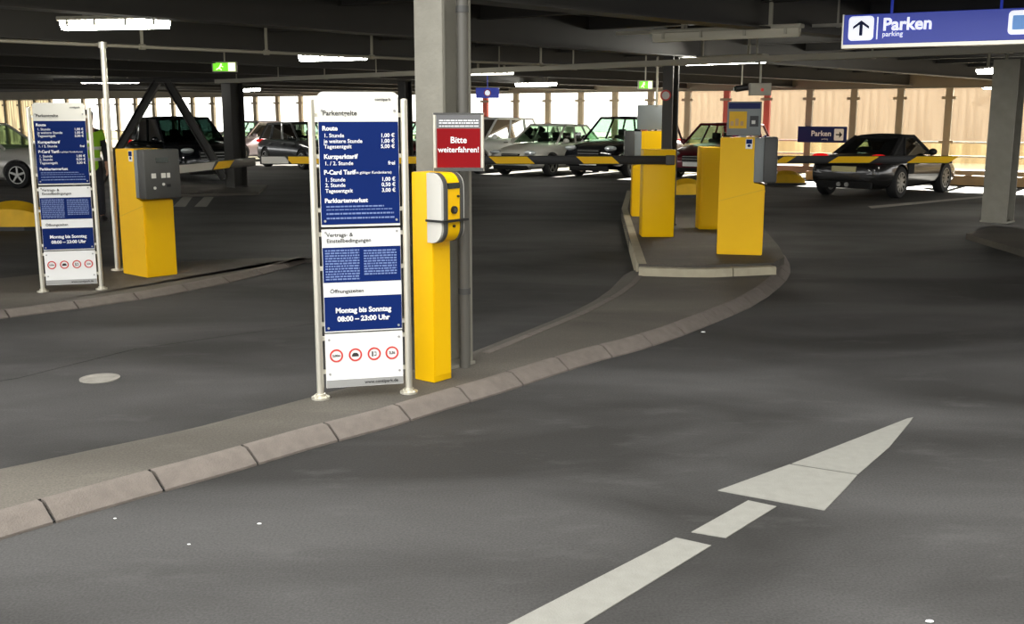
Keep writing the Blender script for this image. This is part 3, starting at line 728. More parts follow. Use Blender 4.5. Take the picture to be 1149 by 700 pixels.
# ------------------------------------------------------------------ red notice
Yr = 6.62
a = PY(487, 192, Yr); b = PY(542.5, 126.5, Yr); w = b.x-a.x; h = b.z-a.z; mx_ = (a.x+b.x)/2
r = empty('notice_board', 'red notice board reading Bitte weiterfahren on the grey column', 'notice board', (mx_, Yr, a.z))
mb = MB(); mb.box(-w/2+.01, w/2-.01, 0, .015, .015, h-.008); mb.box(-.06, .0, .01, .2, h*.3, h*.42); mb.build('back_plate', M['silver'], r)
for sg in (-1, 1):
    mb = MB(); mb.cyl((sg*(w/2-.008), 0.006, 0), (sg*(w/2-.008), .006, h), .011, n=14); mb.build('side_post', M['steel'], r, smooth=True)
mb = MB(); mb.box(-w/2, w/2, -.006, .02, h-.012, h); mb.box(-w/2, w/2, -.006, .02, .0, .02); mb.build('rail', M['darkgrey'], r)
kk = w/55.5
mb = MB(); mb.box(-w/2+.02, w/2-.02, -.006, .002, (192-188)*kk, (192-145)*kk); mb.build('red_field', M['red'], r)
mb = MB(); mb.box(-w/2+.02, w/2-.02, -.006, .002, (192-144.3)*kk, h-.014); g = mb.build('grey_field', mat('grey_notice_header', (104, 104, 106), .6), r)
lettering('lettering', [('Bitte', 0, (192-158)*kk, 9.6*kk, 'CENTER', .8), ('weiterfahren!', 0, (192-168.5)*kk, 8.4*kk, 'CENTER', .8)], M['textwhite'], r, -.008)
mb = MB()
for y in (136.5, 139.2, 142.6):
    x = -w/2+.035
    while x < w/2-.04:
        e = min(x+random.uniform(.008, .03), w/2-.03); mb.box(x, e, -.0075, -.005, (192-y)*kk-.003, (192-y)*kk+.004); x = e+.004
mb.build('small_print', M['textwhite'], r)

# ------------------------------------------------------------------ slim ticket column at the front
cb = P(486, 430, HK)
tc = empty('ticket_column', 'slim yellow ticket column with rounded reader head beside the tall front sign', 'ticket machine', (cb.x-.004, cb.y+.118, HK), 0)
PHI = math.radians(-39)            # front direction
tc.rotation_euler = (0, 0, PHI)
H1 = PY(470, 193, cb.y+.1).z-HK
mb = MB(); mb.box(-.09, .08, -.082, .082, 0, H1, bev=.006); mb.build('pillar', M['yellow'], tc, smooth=True)
z0 = PY(495, 272, cb.y).z-HK; z1 = PY(495, 194, cb.y).z-HK
prof = []
for (cx_, cz_, a0, a1) in ((.10, z1-.09, 90, 0), (.10, z0+.09, 0, -90)):
    for k in range(9):
        a_ = math.radians(a0+(a1-a0)*k/8); prof.append((cx_+.08*math.cos(a_), cz_+.09*math.sin(a_)))
prof = [(.06, z1)] + prof + [(.06, z0)]
mb = MB(); mb.prism(prof, 'y', -.104, -.082); mb.build('side_shell', M['lightgrey'], tc, smooth=True)
mb = MB(); mb.prism(prof, 'y', .082, .104); mb.build('side_shell', M['lightgrey'], tc, smooth=True)
def shrink(pr, dx, dz): 
    zc = (z0+z1)/2; return [((x if x < .07 else x+dx), zc+(z-zc)*(1-dz)) for x, z in pr]
mb = MB(); mb.prism(shrink(prof, .012, -.01), 'y', -.084, -.058); mb.prism(shrink(prof, .012, -.01), 'y', .058, .084); mb.build('grey_bezel', M['darkgrey'], tc, smooth=True)
mb = MB(); mb.prism(shrink(prof, .004, .0), 'y', -.06, .06); mb.build('yellow_front', M['yellow'], tc, smooth=True)
xf = .187
def zpx(py): return PY(505, py, cb.y).z-HK
mb = MB(); mb.box(xf-.02, xf+.003, -.052, .052, zpx(211.5), zpx(205)); mb.build('display', M['screen'], tc)
mb = MB(); mb.cyl((xf-.01, 0, zpx(235.5)), (xf+.012, 0, zpx(235.5)), .024, n=24); bt = mb.build('ticket_button', M['black'], tc, smooth=True)
mb = MB(); mb.cyl((xf, 0, zpx(235.5)), (xf+.015, 0, zpx(235.5)), .013, n=20); mb.build('button_cap', M['darkgrey'], bt, smooth=True)
mb = MB(); mb.box(.055, xf+.022, -.115, .115, zpx(248.5), zpx(246)); mb.build('ticket_slot_lip', M['black'], tc)
mb = MB(); mb.cyl((xf-.01, 0, zpx(253.5)), (xf+.008, 0, zpx(253.5)), .009, n=14); mb.build('keyhole', M['black'], tc)
mb = MB(); mb.cyl((xf-.01, .04, zpx(220.5)), (xf+.006, .04, zpx(220.5)), .008, n=12); mb.build('indicator_light', M['black'], tc)
mb = MB(); mb.box(.079, .082, -.07, .07, .04, z0-.03); mb.cyl((.08, .0, z0-.05), (.086, 0, z0-.05), .008, n=10); mb.build('service_door', M['yellow'], tc)

# ------------------------------------------------------------------ big terminals
def make_terminal(label):
    t = empty('ticket_terminal', label, 'ticket terminal', group='large yellow ticket terminals with grey reader head')
    HT = 1.33
    mb = MB(); mb.prism([(-.25, 0), (.26, 0), (.26, .80), (.13, .82), (.13, HT), (-.25, HT)], 'y', -.175, .175)
    bmesh.ops.bevel(mb.bm, geom=list(mb.bm.edges), offset=.007, segments=2, affect='EDGES')
    mb.build('cabinet', M['yellow'], t, smooth=True)
    # pressed seam on both flanks
    mb = MB()
    for sy in (-1, 1): mb.prism([(-.25, .615), (.26, .755), (.26, .748), (-.25, .608)], 'y', sy*.1745, sy*.1765)
    mb.build('seam', M['yellow_dull'], t)
    mb = MB(); mb.box(.13, .245, -.178, .178, .83, HT-.005, bev=.01); mb.build('head_side', M['midgrey'], t, smooth=True)
    mb = MB(); mb.box(.235, .385, -.205, .205, .825, HT+.005, bev=.02); hd = mb.build('reader_head', M['darkgrey'], t, smooth=True)
    mb = MB(); mb.box(.38, .388, -.07, .07, 1.2, 1.25); mb.build('display', M['screen'], hd)
    for (y0_, y1_) in ((-.13, -.08), (-.02, .03), (.045, .08)): mb = MB(); mb.box(.38, .389, y0_, y1_, 1.04, 1.09); mb.build('sticker', M['lightgrey'], hd)
    for (y0_, z_) in ((-.1, .94), (0, .975)): mb = MB(); mb.cyl((.38, y0_, z_), (.392, y0_, z_), .015, n=16); mb.build('button', M['lightgrey'], hd)
    mb = MB(); mb.box(.38, .391, .04, .08, .945, .975); mb.build('ticket_slot', M['black'], hd)
    mb = MB(); mb.box(.258, .263, -.15, .15, .03, .77); mb.cyl((.26, 0, .72), (.268, 0, .72), .01, n=10); mb.build('service_door', M['yellow'], t)
    for sy in (-1,):
        mb = MB(); mb.box(.03, .105, sy*.1745, sy*.1775, HT-.125, HT-.015); st = mb.build('flank_sticker', M['white'], t)
        mb = MB(); mb.box(.035, .1, sy*.1775, sy*.179, HT-.07, HT-.02); mb.sphere((.068, sy*.178, HT-.09), .02, 1, .05, .8, 10); mb.build('sticker_emblem', M['blue'], st)
    return t
HT = 1.33
t1 = make_terminal('yellow ticket terminal with grey reader head standing by the left price sign')
c = P(167, 309, LZ); t1.location = (c.x-.03, c.y+.13, LZ); t1.rotation_euler = (0, 0, math.radians(-42))
c2 = P(833, 286, RZ)
t2 = dup(t1, 'yellow ticket terminal topped by a yellow and grey display, nearest on the rear island', (c2.x, c2.y+.19, RZ), math.radians(-13))
c3 = P(728, 243, RZ)
t3 = dup(t1, 'yellow ticket terminal topped by a plain grey box beside the middle column', (c3.x, c3.y+.19, RZ), math.radians(180-3))
def topbox(t, flip, detailed):
    sg = -1
    r = t
    mb = MB(); mb.box(-.19, .19, -.05, .06, HT+.02, HT+.40, bev=.01); mb.box(-.03, .03, -.02, .03, HT, HT+.03)
    bx = mb.build('top_display', M['midgrey'], t, smooth=True)
    if detailed:
        mb = MB(); mb.box(-.175, .175, -.053, -.049, HT+.32, HT+.385); mb.build('header_strip', M['signnavy'], bx)
        mb = MB(); mb.box(-.165, .03, -.053, -.049, HT+.1, HT+.29); yl = mb.build('yellow_notice', M['yellow_dull'], bx)
        mb = MB()
        for i in range(3): mb.box(-.15+i*.055, -.115+i*.055, -.055, -.052, HT+.13, HT+.18+.03*(i % 2))
        mb.build('notice_marks', M['wood'], yl)
        mb = MB(); mb.box(.065, .16, -.054, -.049, HT+.12, HT+.24); mb.build('dark_symbol', M['black'], bx)
        mb = MB(); mb.box(.085, .125, -.056, -.053, HT+.15, HT+.19); mb.build('pale_mark', M['lightgrey'], bx)
topbox(t2, 0, True); topbox(t3, 0, False)

# ------------------------------------------------------------------ barriers
def barrier(label, loc, rz, side, arm_y, length, stripes, rise=0, arm_z=1.0, arm_rz=0, hh=1.12, wdt=.42, white_tip=0, x_start=0.0, white=()):
    r = empty('barrier_gate', label, 'barrier', loc, rz, 'parking barriers with striped arms')
    mb = MB(); mb.box(-wdt/2, wdt/2, -.16, .16, 0, hh, bev=.012); mb.build('housing', M['yellow'], r, smooth=True)
    mb = MB(); mb.box(-wdt/2+.03, wdt/2-.03, -.1635, -.16, .05, hh-.2) if arm_y > 0 else mb.box(-wdt/2+.03, wdt/2-.03, .16, .1635, .05, hh-.2)
    mb.build('service_door', M['yellow'], r)
    ay = arm_y
    sy = -1 if ay < 0 else 1
    xs = x_start
    mb = MB(); mb.cyl((xs, sy*.155, arm_z), (xs, sy*.21, arm_z), .05, n=18); mb.box(xs-.06, xs+.06, ay-.035, ay+.035, arm_z-.062, arm_z+.062, bev=.01)
    hub = mb.build('hub', M['darkgrey'], r, smooth=True)
    Mr = Matrix.Translation((xs, ay, arm_z)) @ Matrix.Rotation(arm_rz, 4, 'Z')
    a_, b_ = (0, length) if side > 0 else (-length, 0)
    mb = MB(); mb.box(a_, b_, -.022, .022, -.055, .055, Mr, bev=.008); arm = mb.build('arm', M['black'], r, smooth=True)
    def strp(name, lst, m):
        for (s0_, s1_, sl) in lst:
            lo, hi = (s0_, s1_); mb = MB()
            pts = [(lo*side, -.045), (hi*side, -.045), ((hi+sl)*side, .045), ((lo+sl)*side, .045)]
            mb.prism(pts, 'y', -.0245, .0245, Mr)
            mb.build(name, m, arm)
    strp('yellow_stripe', stripes, M['yellow'])
    if white: strp('white_stripe', white, M['lightgrey'])
    return r
# island barrier whose arm runs to the left
c = P(738, 266, RZ)
Yb = c.y
sp_ = PY(752, 179.5, Yb-.04)
tip = PY(292, 182, Yb-.04)
ln = sp_.x-tip.x; mpx = ln/460
def st(p0, p1, sl=-.09): return ((752-p1)*mpx, (752-p0)*mpx, sl)
barrier('yellow barrier with long striped arm reaching left from the rear island', (c.x, Yb+.16, RZ), 0, -1, -.2, ln, [st(655, 695, .1), st(557, 600, .1), st(440, 490, .1), st(328, 385, .1)], arm_z=sp_.z-RZ, x_start=sp_.x-c.x-.0, hh=PY(740, 168, Yb).z-RZ, white=[(st(292, 324, 0)[0], st(294, 324, 0)[1], 0)])
# right lane barrier
c = P(801, 257.5, RZ); Yb = c.y
sp_ = PY(806, 179, Yb+.36); tip = PY(1068, 178.5, Yb+.36); ln = tip.x-sp_.x
def st2(p0, p1, sl=.05): m_ = ln/262; return ((p0-806)*m_, (p1-806)*m_, sl)
barrier('yellow barrier behind the display terminal, striped arm crossing before the dark convertible', (c.x, Yb+.16, RZ), 0, 1, .2, ln, [st2(868, 882, .14), st2(929, 975, .14), st2(1017, 1064, .14)], arm_z=sp_.z-RZ, x_start=sp_.x-c.x, hh=PY(790, 165, Yb).z-RZ)
# left lane barrier, mostly behind the left terminal
a = PY(203, 190.5, 12.0); b = PY(292, 181.5, 14.1)
dd = b-a; L3 = math.hypot(dd.x, dd.y); rz3 = math.atan2(dd.y, dd.x)
hb = Vector((a.x, a.y, 0)) - Vector((math.cos(rz3), math.sin(rz3), 0))*.2
nrm = Vector((math.sin(rz3), -math.cos(rz3), 0))*.2
lab = 'yellow barrier half hidden behind the left terminal with short white and yellow arm'
barrier(lab, (hb.x-nrm.x-.1, hb.y-nrm.y, 0.0), rz3, 1, -.2, L3+.2, [(L3*.52, L3*.72, .15)], arm_z=a.z, x_start=.05, hh=1.2, wdt=.34, white=[(.12, L3*.5, .1)])

# conduit above the plain box of the rear terminal
p = PY(738, 125, 16.7)
r = empty('conduit_pipe', 'thin pale conduit running down from the ceiling to the grey box terminal', 'pipe', (p.x, 16.85, p.z+.06))
mb = MB(); mb.cyl((0, 0, .02), (0, 0, 2.55-p.z), .02, n=10); mb.build('tube', M['railm'], r, smooth=True)
mb = MB(); mb.cyl((0, 0, 2.4-p.z), (0, 0, 2.46-p.z), .032, n=10); mb.build('collar', M['railm'], r)
p = PY(747, 107, 15.2)
r = empty('column_plate', 'small round red and white plate fixed high on the middle column', 'plate', (p.x, 15.2, p.z))
mb = MB(); mb.cyl((0, 0, 0), (0, .02, 0), .075, n=20); mb.build('disc', M['lightgrey'], r)
mb = MB(); mb.lathe([(.075, -.004), (.075, 0), (.055, 0), (.055, -.004), (.075, -.004)], 24); mb.build('red_ring', M['ringred'], r)

# ------------------------------------------------------------------ yellow guard humps
def hump(label, px, py, w, h, dep, rz, z=0):
    c = P(px, py, z)
    r = empty('guard_hump', label, 'guard hump', (c.x, c.y+dep/2, z), rz, 'domed yellow wheel guards')
    mb = MB(); rings = []
    for i in range(13):
        a_ = PI*i/12; x = -w/2*math.cos(a_); hh_ = h*math.sin(a_)**.75
        rings.append([(x, -dep/2*(.55+.45*math.sin(a_)), .06), (x*.97, -dep/2*.8*(.5+.5*math.sin(a_)), .06+hh_*.7), (x*.93, 0, .06+hh_), (x*.97, dep/2*.8*(.5+.5*math.sin(a_)), .06+hh_*.7), (x, dep/2*(.55+.45*math.sin(a_)), .06)])
    mb.grid(rings, cap=True); mb.build('dome', M['yellow_dull'], r, smooth=True)
    mb = MB(); mb.prism([(x, y) for x, y in [(-w/2-.02, -dep*.28), (-w/4, -dep/2-.02), (w/4, -dep/2-.02), (w/2+.02, -dep*.28), (w/2+.02, dep*.28), (w/4, dep/2+.02), (-w/4, dep/2+.02), (-w/2-.02, dep*.28)]], 'z', 0, .06); mb.build('base_strip', M['black'], r)
    return r
hump('large yellow domed guard on the floor left of the left price sign', 8, 259, 1.1, .38, .6, 0)
hump('small dull yellow domed guard on floor left of the dark convertible', 884, 208, .95, .3, .5, 0)
hump('dim yellow guard on the rear island between the yellow housings', 772, 222, .8, .3, .5, .2, .16)

# ------------------------------------------------------------------ cars
def wheel_mesh(R=.32, w=.2, spokes=5):
    mb = MB(); t = w/2
    mb.lathe([(R*.66, -t), (R*.93, -t), (R, -t*.7), (R, t*.7), (R*.93, t), (R*.66, t), (R*.62, t*.7), (R*.62, -t*.7), (R*.66, -t)], 28)
    o1 = mb
    mb2 = MB(); mb2.lathe([(R*.66, -t*.98), (R*.58, -t*.9), (R*.56, -t*.3), (.001, -t*.2), (.001, t*.2), (R*.56, t*.3), (R*.66, t*.9)], 28)
    mb3 = MB()
    for s_ in (-1, 1):
        for i in range(spokes):
            Mx = Matrix.Rotation(2*PI*i/spokes, 4, 'Y')
            ys = sorted((s_*t*.55, s_*t*.92))
            mb3.prism([(-R*.09, 0), (R*.09, 0), (R*.06, R*.62), (-R*.06, R*.62)], 'y', ys[0], ys[1], Mx)
        mb3.cyl((0, s_*t*.5, 0), (0, s_*t*.98, 0), R*.15, n=14)
        mb3.lathe([(R*.66, s_*t*.8), (R*.66, s_*t*.99), (R*.6, s_*t*.99), (R*.6, s_*t*.8), (R*.66, s_*t*.8)], 28)
    return mb, mb2, mb3
WCACHE = {}
def add_wheels(root, wb, track, R, xoff, spokes, key):
    for sx in (1, -1):
        for sy in (1, -1):
            if key not in WCACHE:
                a_, b_, c_ = wheel_mesh(R, .21, spokes)
                w = a_.build('wheel', M['tyre'], root, smooth=True); d_ = b_.build('wheel_disc', M['archblack'], w, smooth=True); e_ = c_.build('rim', M['rim'], w)
                WCACHE[key] = (w.data, d_.data, e_.data)
            else:
                w = bpy.data.objects.new('wheel', WCACHE[key][0]); d_ = bpy.data.objects.new('wheel_disc', WCACHE[key][1]); e_ = bpy.data.objects.new('rim', WCACHE[key][2])
                for q in (w, d_, e_): COL.objects.link(q)
                w.parent = root; d_.parent = w; e_.parent = w
            w.location = (xoff+sx*wb/2, sy*(track/2), R); 
def boolean_cut(o, cutter):
    md = o.modifiers.new('b', 'BOOLEAN'); md.operation = 'DIFFERENCE'; md.object = cutter; md.solver = 'EXACT'
    bpy.context.view_layer.update()
    dg = bpy.context.evaluated_depsgraph_get(); me = bpy.data.meshes.new_from_object(o.evaluated_get(dg))
    o.modifiers.clear(); old = o.data; o.data = me
    bpy.data.objects.remove(cutter)
    me.polygons.foreach_set('use_smooth', [True]*len(me.polygons))
    try: me.set_sharp_from_angle(angle=math.radians(40))
    except Exception: pass
def car(label, loc, heading, L, W, H, paint, prof, gh, wb, R=.32, xoff=0, spokes=5, glassm=None, group='cars parked in the garage', soft=None, gc=.15, roadster=False):
    """prof: list of (x frac, top z, half width frac, bottom z); gh: cowl x, roof front x, roof rear x, base rear x (m), belt z, half base, half roof"""
    r = empty('car', label, 'car', loc, heading, group)
    glassm = glassm or M['cglass']
    # body
    rings = []
    for (fx, zt_, wf, zb_) in prof:
        x = fx*L; w = W/2*wf; h = zt_-zb_
        half = [(0, zb_), (w*.80, zb_), (w*.95, zb_+h*.12), (w*.995, zb_+h*.38), (w, zb_+h*.58), (w*.965, zb_+h*.80), (w*.86, zb_+h*.96), (w*.45, zt_+.012), (0, zt_+.02)]
        ring = [(x, y, z) for y, z in half] + [(x, -y, z) for y, z in half[-2:0:-1]]
        rings.append(ring)
    mb = MB(); mb.grid(rings, close_u=True, cap=True)
    body = mb.build('body', paint, r, smooth=True)
    md = body.modifiers.new('s', 'SUBSURF'); md.levels = 2; md.render_levels = 2
    bpy.context.view_layer.update(); dg = bpy.context.evaluated_depsgraph_get(); me = bpy.data.meshes.new_from_object(body.evaluated_get(dg)); body.modifiers.clear(); body.data = me
    mc = MB()
    for sx in (1, -1):
        for sy in (1, -1):
            y0 = sy*(W/2-.30); y1 = sy*(W/2+.1)
            mc.cyl((xoff+sx*wb/2, y0, R), (xoff+sx*wb/2, y1, R), R*1.14, n=32)
    cut = mc.build('cut', M['archblack'])
    cut.parent = None; cut.matrix_world = r.matrix_world
    bpy.context.view_layer.update(); cut.location = r.location; cut.rotation_euler = r.rotation_euler
    boolean_cut(body, cut)
    # arch liners
    mb = MB()
    for sx in (1, -1): mb.box(xoff+sx*wb/2-R*1.1, xoff+sx*wb/2+R*1.1, -W/2+.30, W/2-.30, .22, R*2.05)
    mb.build('wheel_well', M['archblack'], r)
    add_wheels(r, wb, W-.22, R, xoff, spokes, (R, spokes))
    # greenhouse
    xc, xw, xr, xb, bz, hb_, hr_ = gh
    cm = soft or paint
    def lerp(a, b, t): return a+(b-a)*t
    fr_ = MB(); panes = {'windscreen': [], 'rear_window': [], 'side_window': []}
    def P4(x, y, z): return Vector((x, y, z))
    zr = H-.02; zrr = H-.05
    F_b = [P4(xc, hb_*.92, bz), P4(xc+.1, 0, bz)]; 
    corners = dict(fbl=P4(xc, hb_, bz), fbr=P4(xc, -hb_, bz), ftl=P4(xw, hr_, zr), ftr=P4(xw, -hr_, zr), rtl=P4(xr, hr_*.97, zrr), rtr=P4(xr, -hr_*.97, zrr), rbl=P4(xb, hb_*.93, bz), rbr=P4(xb, -hb_*.93, bz))
    c_ = corners
    bars = []
    def bar(p, q, rad): 
        d_ = q-p
        fr_.cyl(p, q, rad, n=8)
    t = .035
    for a_, b_ in (('fbl', 'ftl'), ('fbr', 'ftr'), ('rtl', 'rbl'), ('rtr', 'rbr')): bar(c_[a_], c_[b_], t if not (soft and 'r' == a_[0]) else .06)
    for a_, b_ in (('ftl', 'rtl'), ('ftr', 'rtr'), ('ftl', 'ftr'), ('rtl', 'rtr')): bar(c_[a_], c_[b_], t)
    for k_ in c_: fr_.sphere(c_[k_], t, n=8)
    # roof skin
    rr = []
    for i in range(7):
        tt = i/6; x = lerp(xw, xr, tt); z_ = lerp(zr, zrr, tt)+.03*math.sin(PI*tt*.9+.2)+.012; y = lerp(hr_, hr_*.97, tt)
        rr.append([(x, y*s_, z_+.03*(1-s_*s_)) for s_ in (-1, -.6, -.2, .2, .6, 1)])
    fr_.grid(rr)
    rr2 = [[(p[0], p[1], p[2]-.05) for p in q] for q in rr]; fr_.grid(rr2)
    # side split
    if not roadster:
        for f_ in (.38, .74) if (xc-xb) > 2.4 else (.5,):
            for s_ in (1, -1):
                xx = lerp(xw, xr, f_); bar(P4(xx, s_*hr_, lerp(zr, zrr, f_)), P4(lerp(xc, xb, f_*.86+.08), s_*hb_*.98, bz), .03)
    else:
        # solid fabric rear quarters
        for s_ in (1, -1):
            A_ = [P4(lerp(xw, xr, .8), s_*hr_, zr-.01), P4(xr, s_*hr_*.97, zrr), P4(xb, s_*hb_*.93, bz), P4(lerp(xc, xb, .72), s_*hb_*.98, bz)]
            fr_.poly(A_); fr_.poly([p-Vector((0, s_*.03, 0)) for p in A_])
            fr_.cyl(A_[0], A_[3], .03, n=8)
        A_ = [c_['rtl'], c_['rtr'], c_['rbr'], c_['rbl']]
        # fabric around rear window
        def q(u, v): return A_[0].lerp(A_[1], u).lerp(A_[3].lerp(A_[2], u), v)
        for (u0, u1, v0, v1) in ((0, .28, 0, 1), (.72, 1, 0, 1), (.28, .72, 0, .22), (.28, .72, .68, 1)):
            fr_.poly([q(u0, v0), q(u1, v0), q(u1, v1), q(u0, v1)])
    fr_.build('roof', cm, r, smooth=True)
    def pane(name, pts): mb_ = MB(); mb_.poly(pts); mb_.build(name, glassm, r)
    pane('windscreen', [c_['fbl'], c_['fbr'], c_['ftr'], c_['ftl']])
    pane('rear_window', [c_['rbl'], c_['rbr'], c_['rtr'], c_['rtl']])
    for s_, a_ in ((1, 'l'), (-1, 'r')): pane('side_window', [c_['fb'+a_], c_['ft'+a_], c_['rt'+a_], c_['rb'+a_]])
    # seats
    for x in ((lerp(xw, xr, .35), lerp(xw, xr, .85)) if not roadster else (lerp(xw, xr, .6),)):
        for s_ in (1, -1):
            up_ = .12 if not roadster else .0
            mb = MB(); mb.box(x-.07, x+.07, s_*.38-.24, s_*.38+.24, bz-.25, bz+up_, bev=.05); mb.box(x-.05, x+.05, s_*.38-.13, s_*.38+.13, bz+up_-.02, bz+up_+.17, bev=.04)
            mb.build('seat', M['black'], r, smooth=True)
    # mirrors
    for s_ in (1, -1):
        mb = MB(); mb.sphere((xc-.28, s_*(hb_+.14), bz+.06), .1, .6, 1, .75, 12); mb.box(xc-.3, xc-.24, min(s_*(hb_-.02), s_*(hb_+.1)), max(s_*(hb_-.02), s_*(hb_+.1)), bz, bz+.035)
        mb.build('wing_mirror', paint if not roadster else M['black'], r, smooth=True)
    return r
def front_face(r, L, W, xs, zh, paint, lamp_w=.34, lamp_h=.13, grille=(.6, .2, .55), plate=True):
    """lamps, grille, lower intake, plate on the nose"""
    for s_ in (1, -1):
        mb = MB(); mb.sphere((L/2-xs, s_*(W/2-.30), zh), 1, .16, lamp_w/2, lamp_h/2, 16); mb.build('headlight', M['head'], r, smooth=True)
    gw, ghh, gz = grille
    mb = MB(); mb.box(L/2-.08, L/2+.012, -gw/2, gw/2, gz-ghh/2, gz+ghh/2, bev=.02); g_ = mb.build('grille', M['archblack'], r)
    mb = MB()
    for k_ in range(3): mb.box(L/2-.01, L/2+.018, -gw/2+.02, gw/2-.02, gz-ghh/2+.03+k_*ghh/3, gz-ghh/2+.045+k_*ghh/3)
    mb.build('grille_bar', M['rim'], g_)
    mb = MB(); mb.box(L/2-.1, L/2+.005, -W*.33, W*.33, .2, .33, bev=.03); mb.build('lower_intake', M['archblack'], r)
    mb = MB(); mb.box(L/2+.0, L/2+.03, -.26, .26, .36, .47); mb.build('number_plate', M['white'], r)
def rear_face(r, L, W, xs, zh, tw=.3, th=.12, platez=.6, mat_='tail', px=-.02):
    for s_ in (1, -1):
        mb = MB(); mb.sphere((-L/2+xs, s_*(W/2-.25), zh), 1, .14, tw/2, th/2, 16); mb.build('tail_light', M[mat_], r, smooth=True)
    mb = MB(); mb.box(-L/2+px-.02, -L/2+px+.04, -.26, .26, platez-.055, platez+.055); mb.build('number_plate', M['plate'], r)
def handles(r, xs, W, z):
    for x in xs:
        for s_ in (1, -1):
            mb = MB(); mb.box(x-.09, x+.09, min(s_*(W/2-.03), s_*(W/2+.012)), max(s_*(W/2-.03), s_*(W/2+.012)), z-.014, z+.014, bev=.006); mb.build('door_handle', M['darkgrey'], r)
def hatch(label, loc, hd, paint, L=4.2, W=1.78, H=1.48, **kw):
    prof = [(-.5, .78, .80, .32), (-.485, .88, .9, .24), (-.42, .95, .97, .2), (-.25, .96, 1, .18), (0, .95, 1, .18), (.18, .93, 1, .18), (.28, .90, .99, .18), (.40, .80, .96, .2), (.465, .70, .9, .22), (.495, .60, .8, .26), (.5, .52, .74, .3)]
    r = car(label, loc, hd, L, W, H, paint, prof, (.19*L+.15, .04*L, -.36*L, -.455*L, .93, W/2*.88, W/2*.70), .61*L, **kw)
    front_face(r, L, W, .14, .69, paint); rear_face(r, L, W, .05, .86); handles(r, (.02*L, -.2*L), W, .8)
    return r
def sedan(label, loc, hd, paint, L=4.5, W=1.78, H=1.45, **kw):
    prof = [(-.5, .74, .78, .34), (-.485, .86, .9, .26), (-.42, .93, .95, .2), (-.3, .95, 1, .18), (0, .93, 1, .18), (.18, .92, 1, .18), (.28, .88, .99, .18), (.40, .79, .96, .2), (.465, .70, .9, .22), (.495, .60, .8, .26), (.5, .52, .74, .3)]
    r = car(label, loc, hd, L, W, H, paint, prof, (.18*L+.15, .05*L, -.24*L, -.38*L, .92, W/2*.87, W/2*.68), .6*L, **kw)
    front_face(r, L, W, .14, .68, paint); rear_face(r, L, W, .06, .8); handles(r, (.02*L, -.18*L), W, .78)
    return r
def suv(label, loc, hd, paint, L=4.5, W=1.86, H=1.66, **kw):
    prof = [(-.5, .85, .84, .38), (-.488, .98, .92, .28), (-.44, 1.04, .98, .24), (-.25, 1.05, 1, .22), (0, 1.05, 1, .22), (.18, 1.04, 1, .22), (.28, 1.02, .99, .22), (.40, .95, .97, .24), (.465, .86, .93, .26), (.495, .72, .86, .3), (.5, .6, .8, .36)]
    r = car(label, loc, hd, L, W, H, paint, prof, (.2*L+.15, .06*L, -.4*L, -.47*L, 1.02, W/2*.9, W/2*.76), .6*L, R=.35, **kw)
    front_face(r, L, W, .13, .82, paint, lamp_h=.15, grille=(.7, .24, .68)); rear_face(r, L, W, .04, .95); handles(r, (.02*L, -.2*L), W, .9)
    return r
silver = paintm('silver_car_paint', (206, 204, 196), .2); blackp = paintm('black_car_paint', (20, 22, 26), .2, .2); whitep = paintm('white_car_paint', (232, 232, 230), 0, .3)
burg = paintm('burgundy_car_paint', (96, 14, 32), .3); greyp = paintm('dark_grey_car_paint', (72, 74, 76), .5); anth = paintm('anthracite_car_paint', (44, 43, 43), .55, .22); lilac = paintm('pale_lilac_car_paint', (206, 190, 196), .3); greenk = paintm('dark_green_car_paint', (22, 34, 30), .2, .2)
fv = math.atan2(-WV.y, -WV.x)      # nose towards the camera side
def nose_at(px, py, L, hd, wheel=True):
    """the near wheel contact sits on this sight line"""
    return P(px, py, 0)
def place(px, py, hd, fx, fy):
    """centre such that local point (fx, fy) stands at the floor point seen at px, py"""
    p = P(px, py, 0); c_, s_ = math.cos(hd), math.sin(hd)
    return (p.x-(fx*c_-fy*s_), p.y-(fx*s_+fy*c_), 0)
# black convertible
hdp = math.radians(90-43)
L = 4.34; W = 1.80; H = 1.29; R = .335; wbp = 2.42
loc = place(1008, 222.5, hdp, -wbp/2-.12, -W/2+.05)
prof = [(-.5, .60, .66, .36), (-.492, .76, .82, .27), (-.455, .865, .93, .21), (-.36, .93, 1.0, .17), (-.24, .93, 1.0, .16), (-.05, .88, .965, .16), (.1, .87, .965, .16), (.2, .86, .98, .16), (.32, .80, .98, .16), (.42, .68, .92, .18), (.475, .55, .8, .2), (.5, .44, .62, .26)]
cv = car('dark grey convertible with black soft top driving away beyond the barrier arm', loc, hdp, L, W, H, anth, prof, (.64, .02, -.60, -1.34, .87, .70, .53), wbp, R=R, xoff=-.12, spokes=10, group='cars parked in the garage', soft=M['fabric'], roadster=True)
rear_face(cv, L, W, .2, .87, .36, .12, .62); handles(cv, (-.35,), W, .72)
mb = MB(); mb.box(-L/2-.02, -L/2+.08, -.62, .62, .22, .36, bev=.03); mb.build('rear_diffuser', M['archblack'], cv)
for s_ in (-.09, .09): mb = MB(); mb.cyl((-L/2-.05, s_, .3), (-L/2+.1, s_, .3), .045, n=14); mb.build('exhaust', M['rim'], cv, smooth=True)
for s_ in (1, -1):
    mb = MB(); mb.box(-1.02, -.72, min(s_*(W/2-.03), s_*(W/2+.004)), max(s_*(W/2-.03), s_*(W/2+.004)), .5, .72, bev=.01); mb.build('side_intake', M['archblack'], cv)
    mb = MB(); mb.sphere((L/2-.42, s_*(W/2-.28), .64), 1, .2, .13, .1, 14); mb.build('headlight', M['head'], cv, smooth=True)
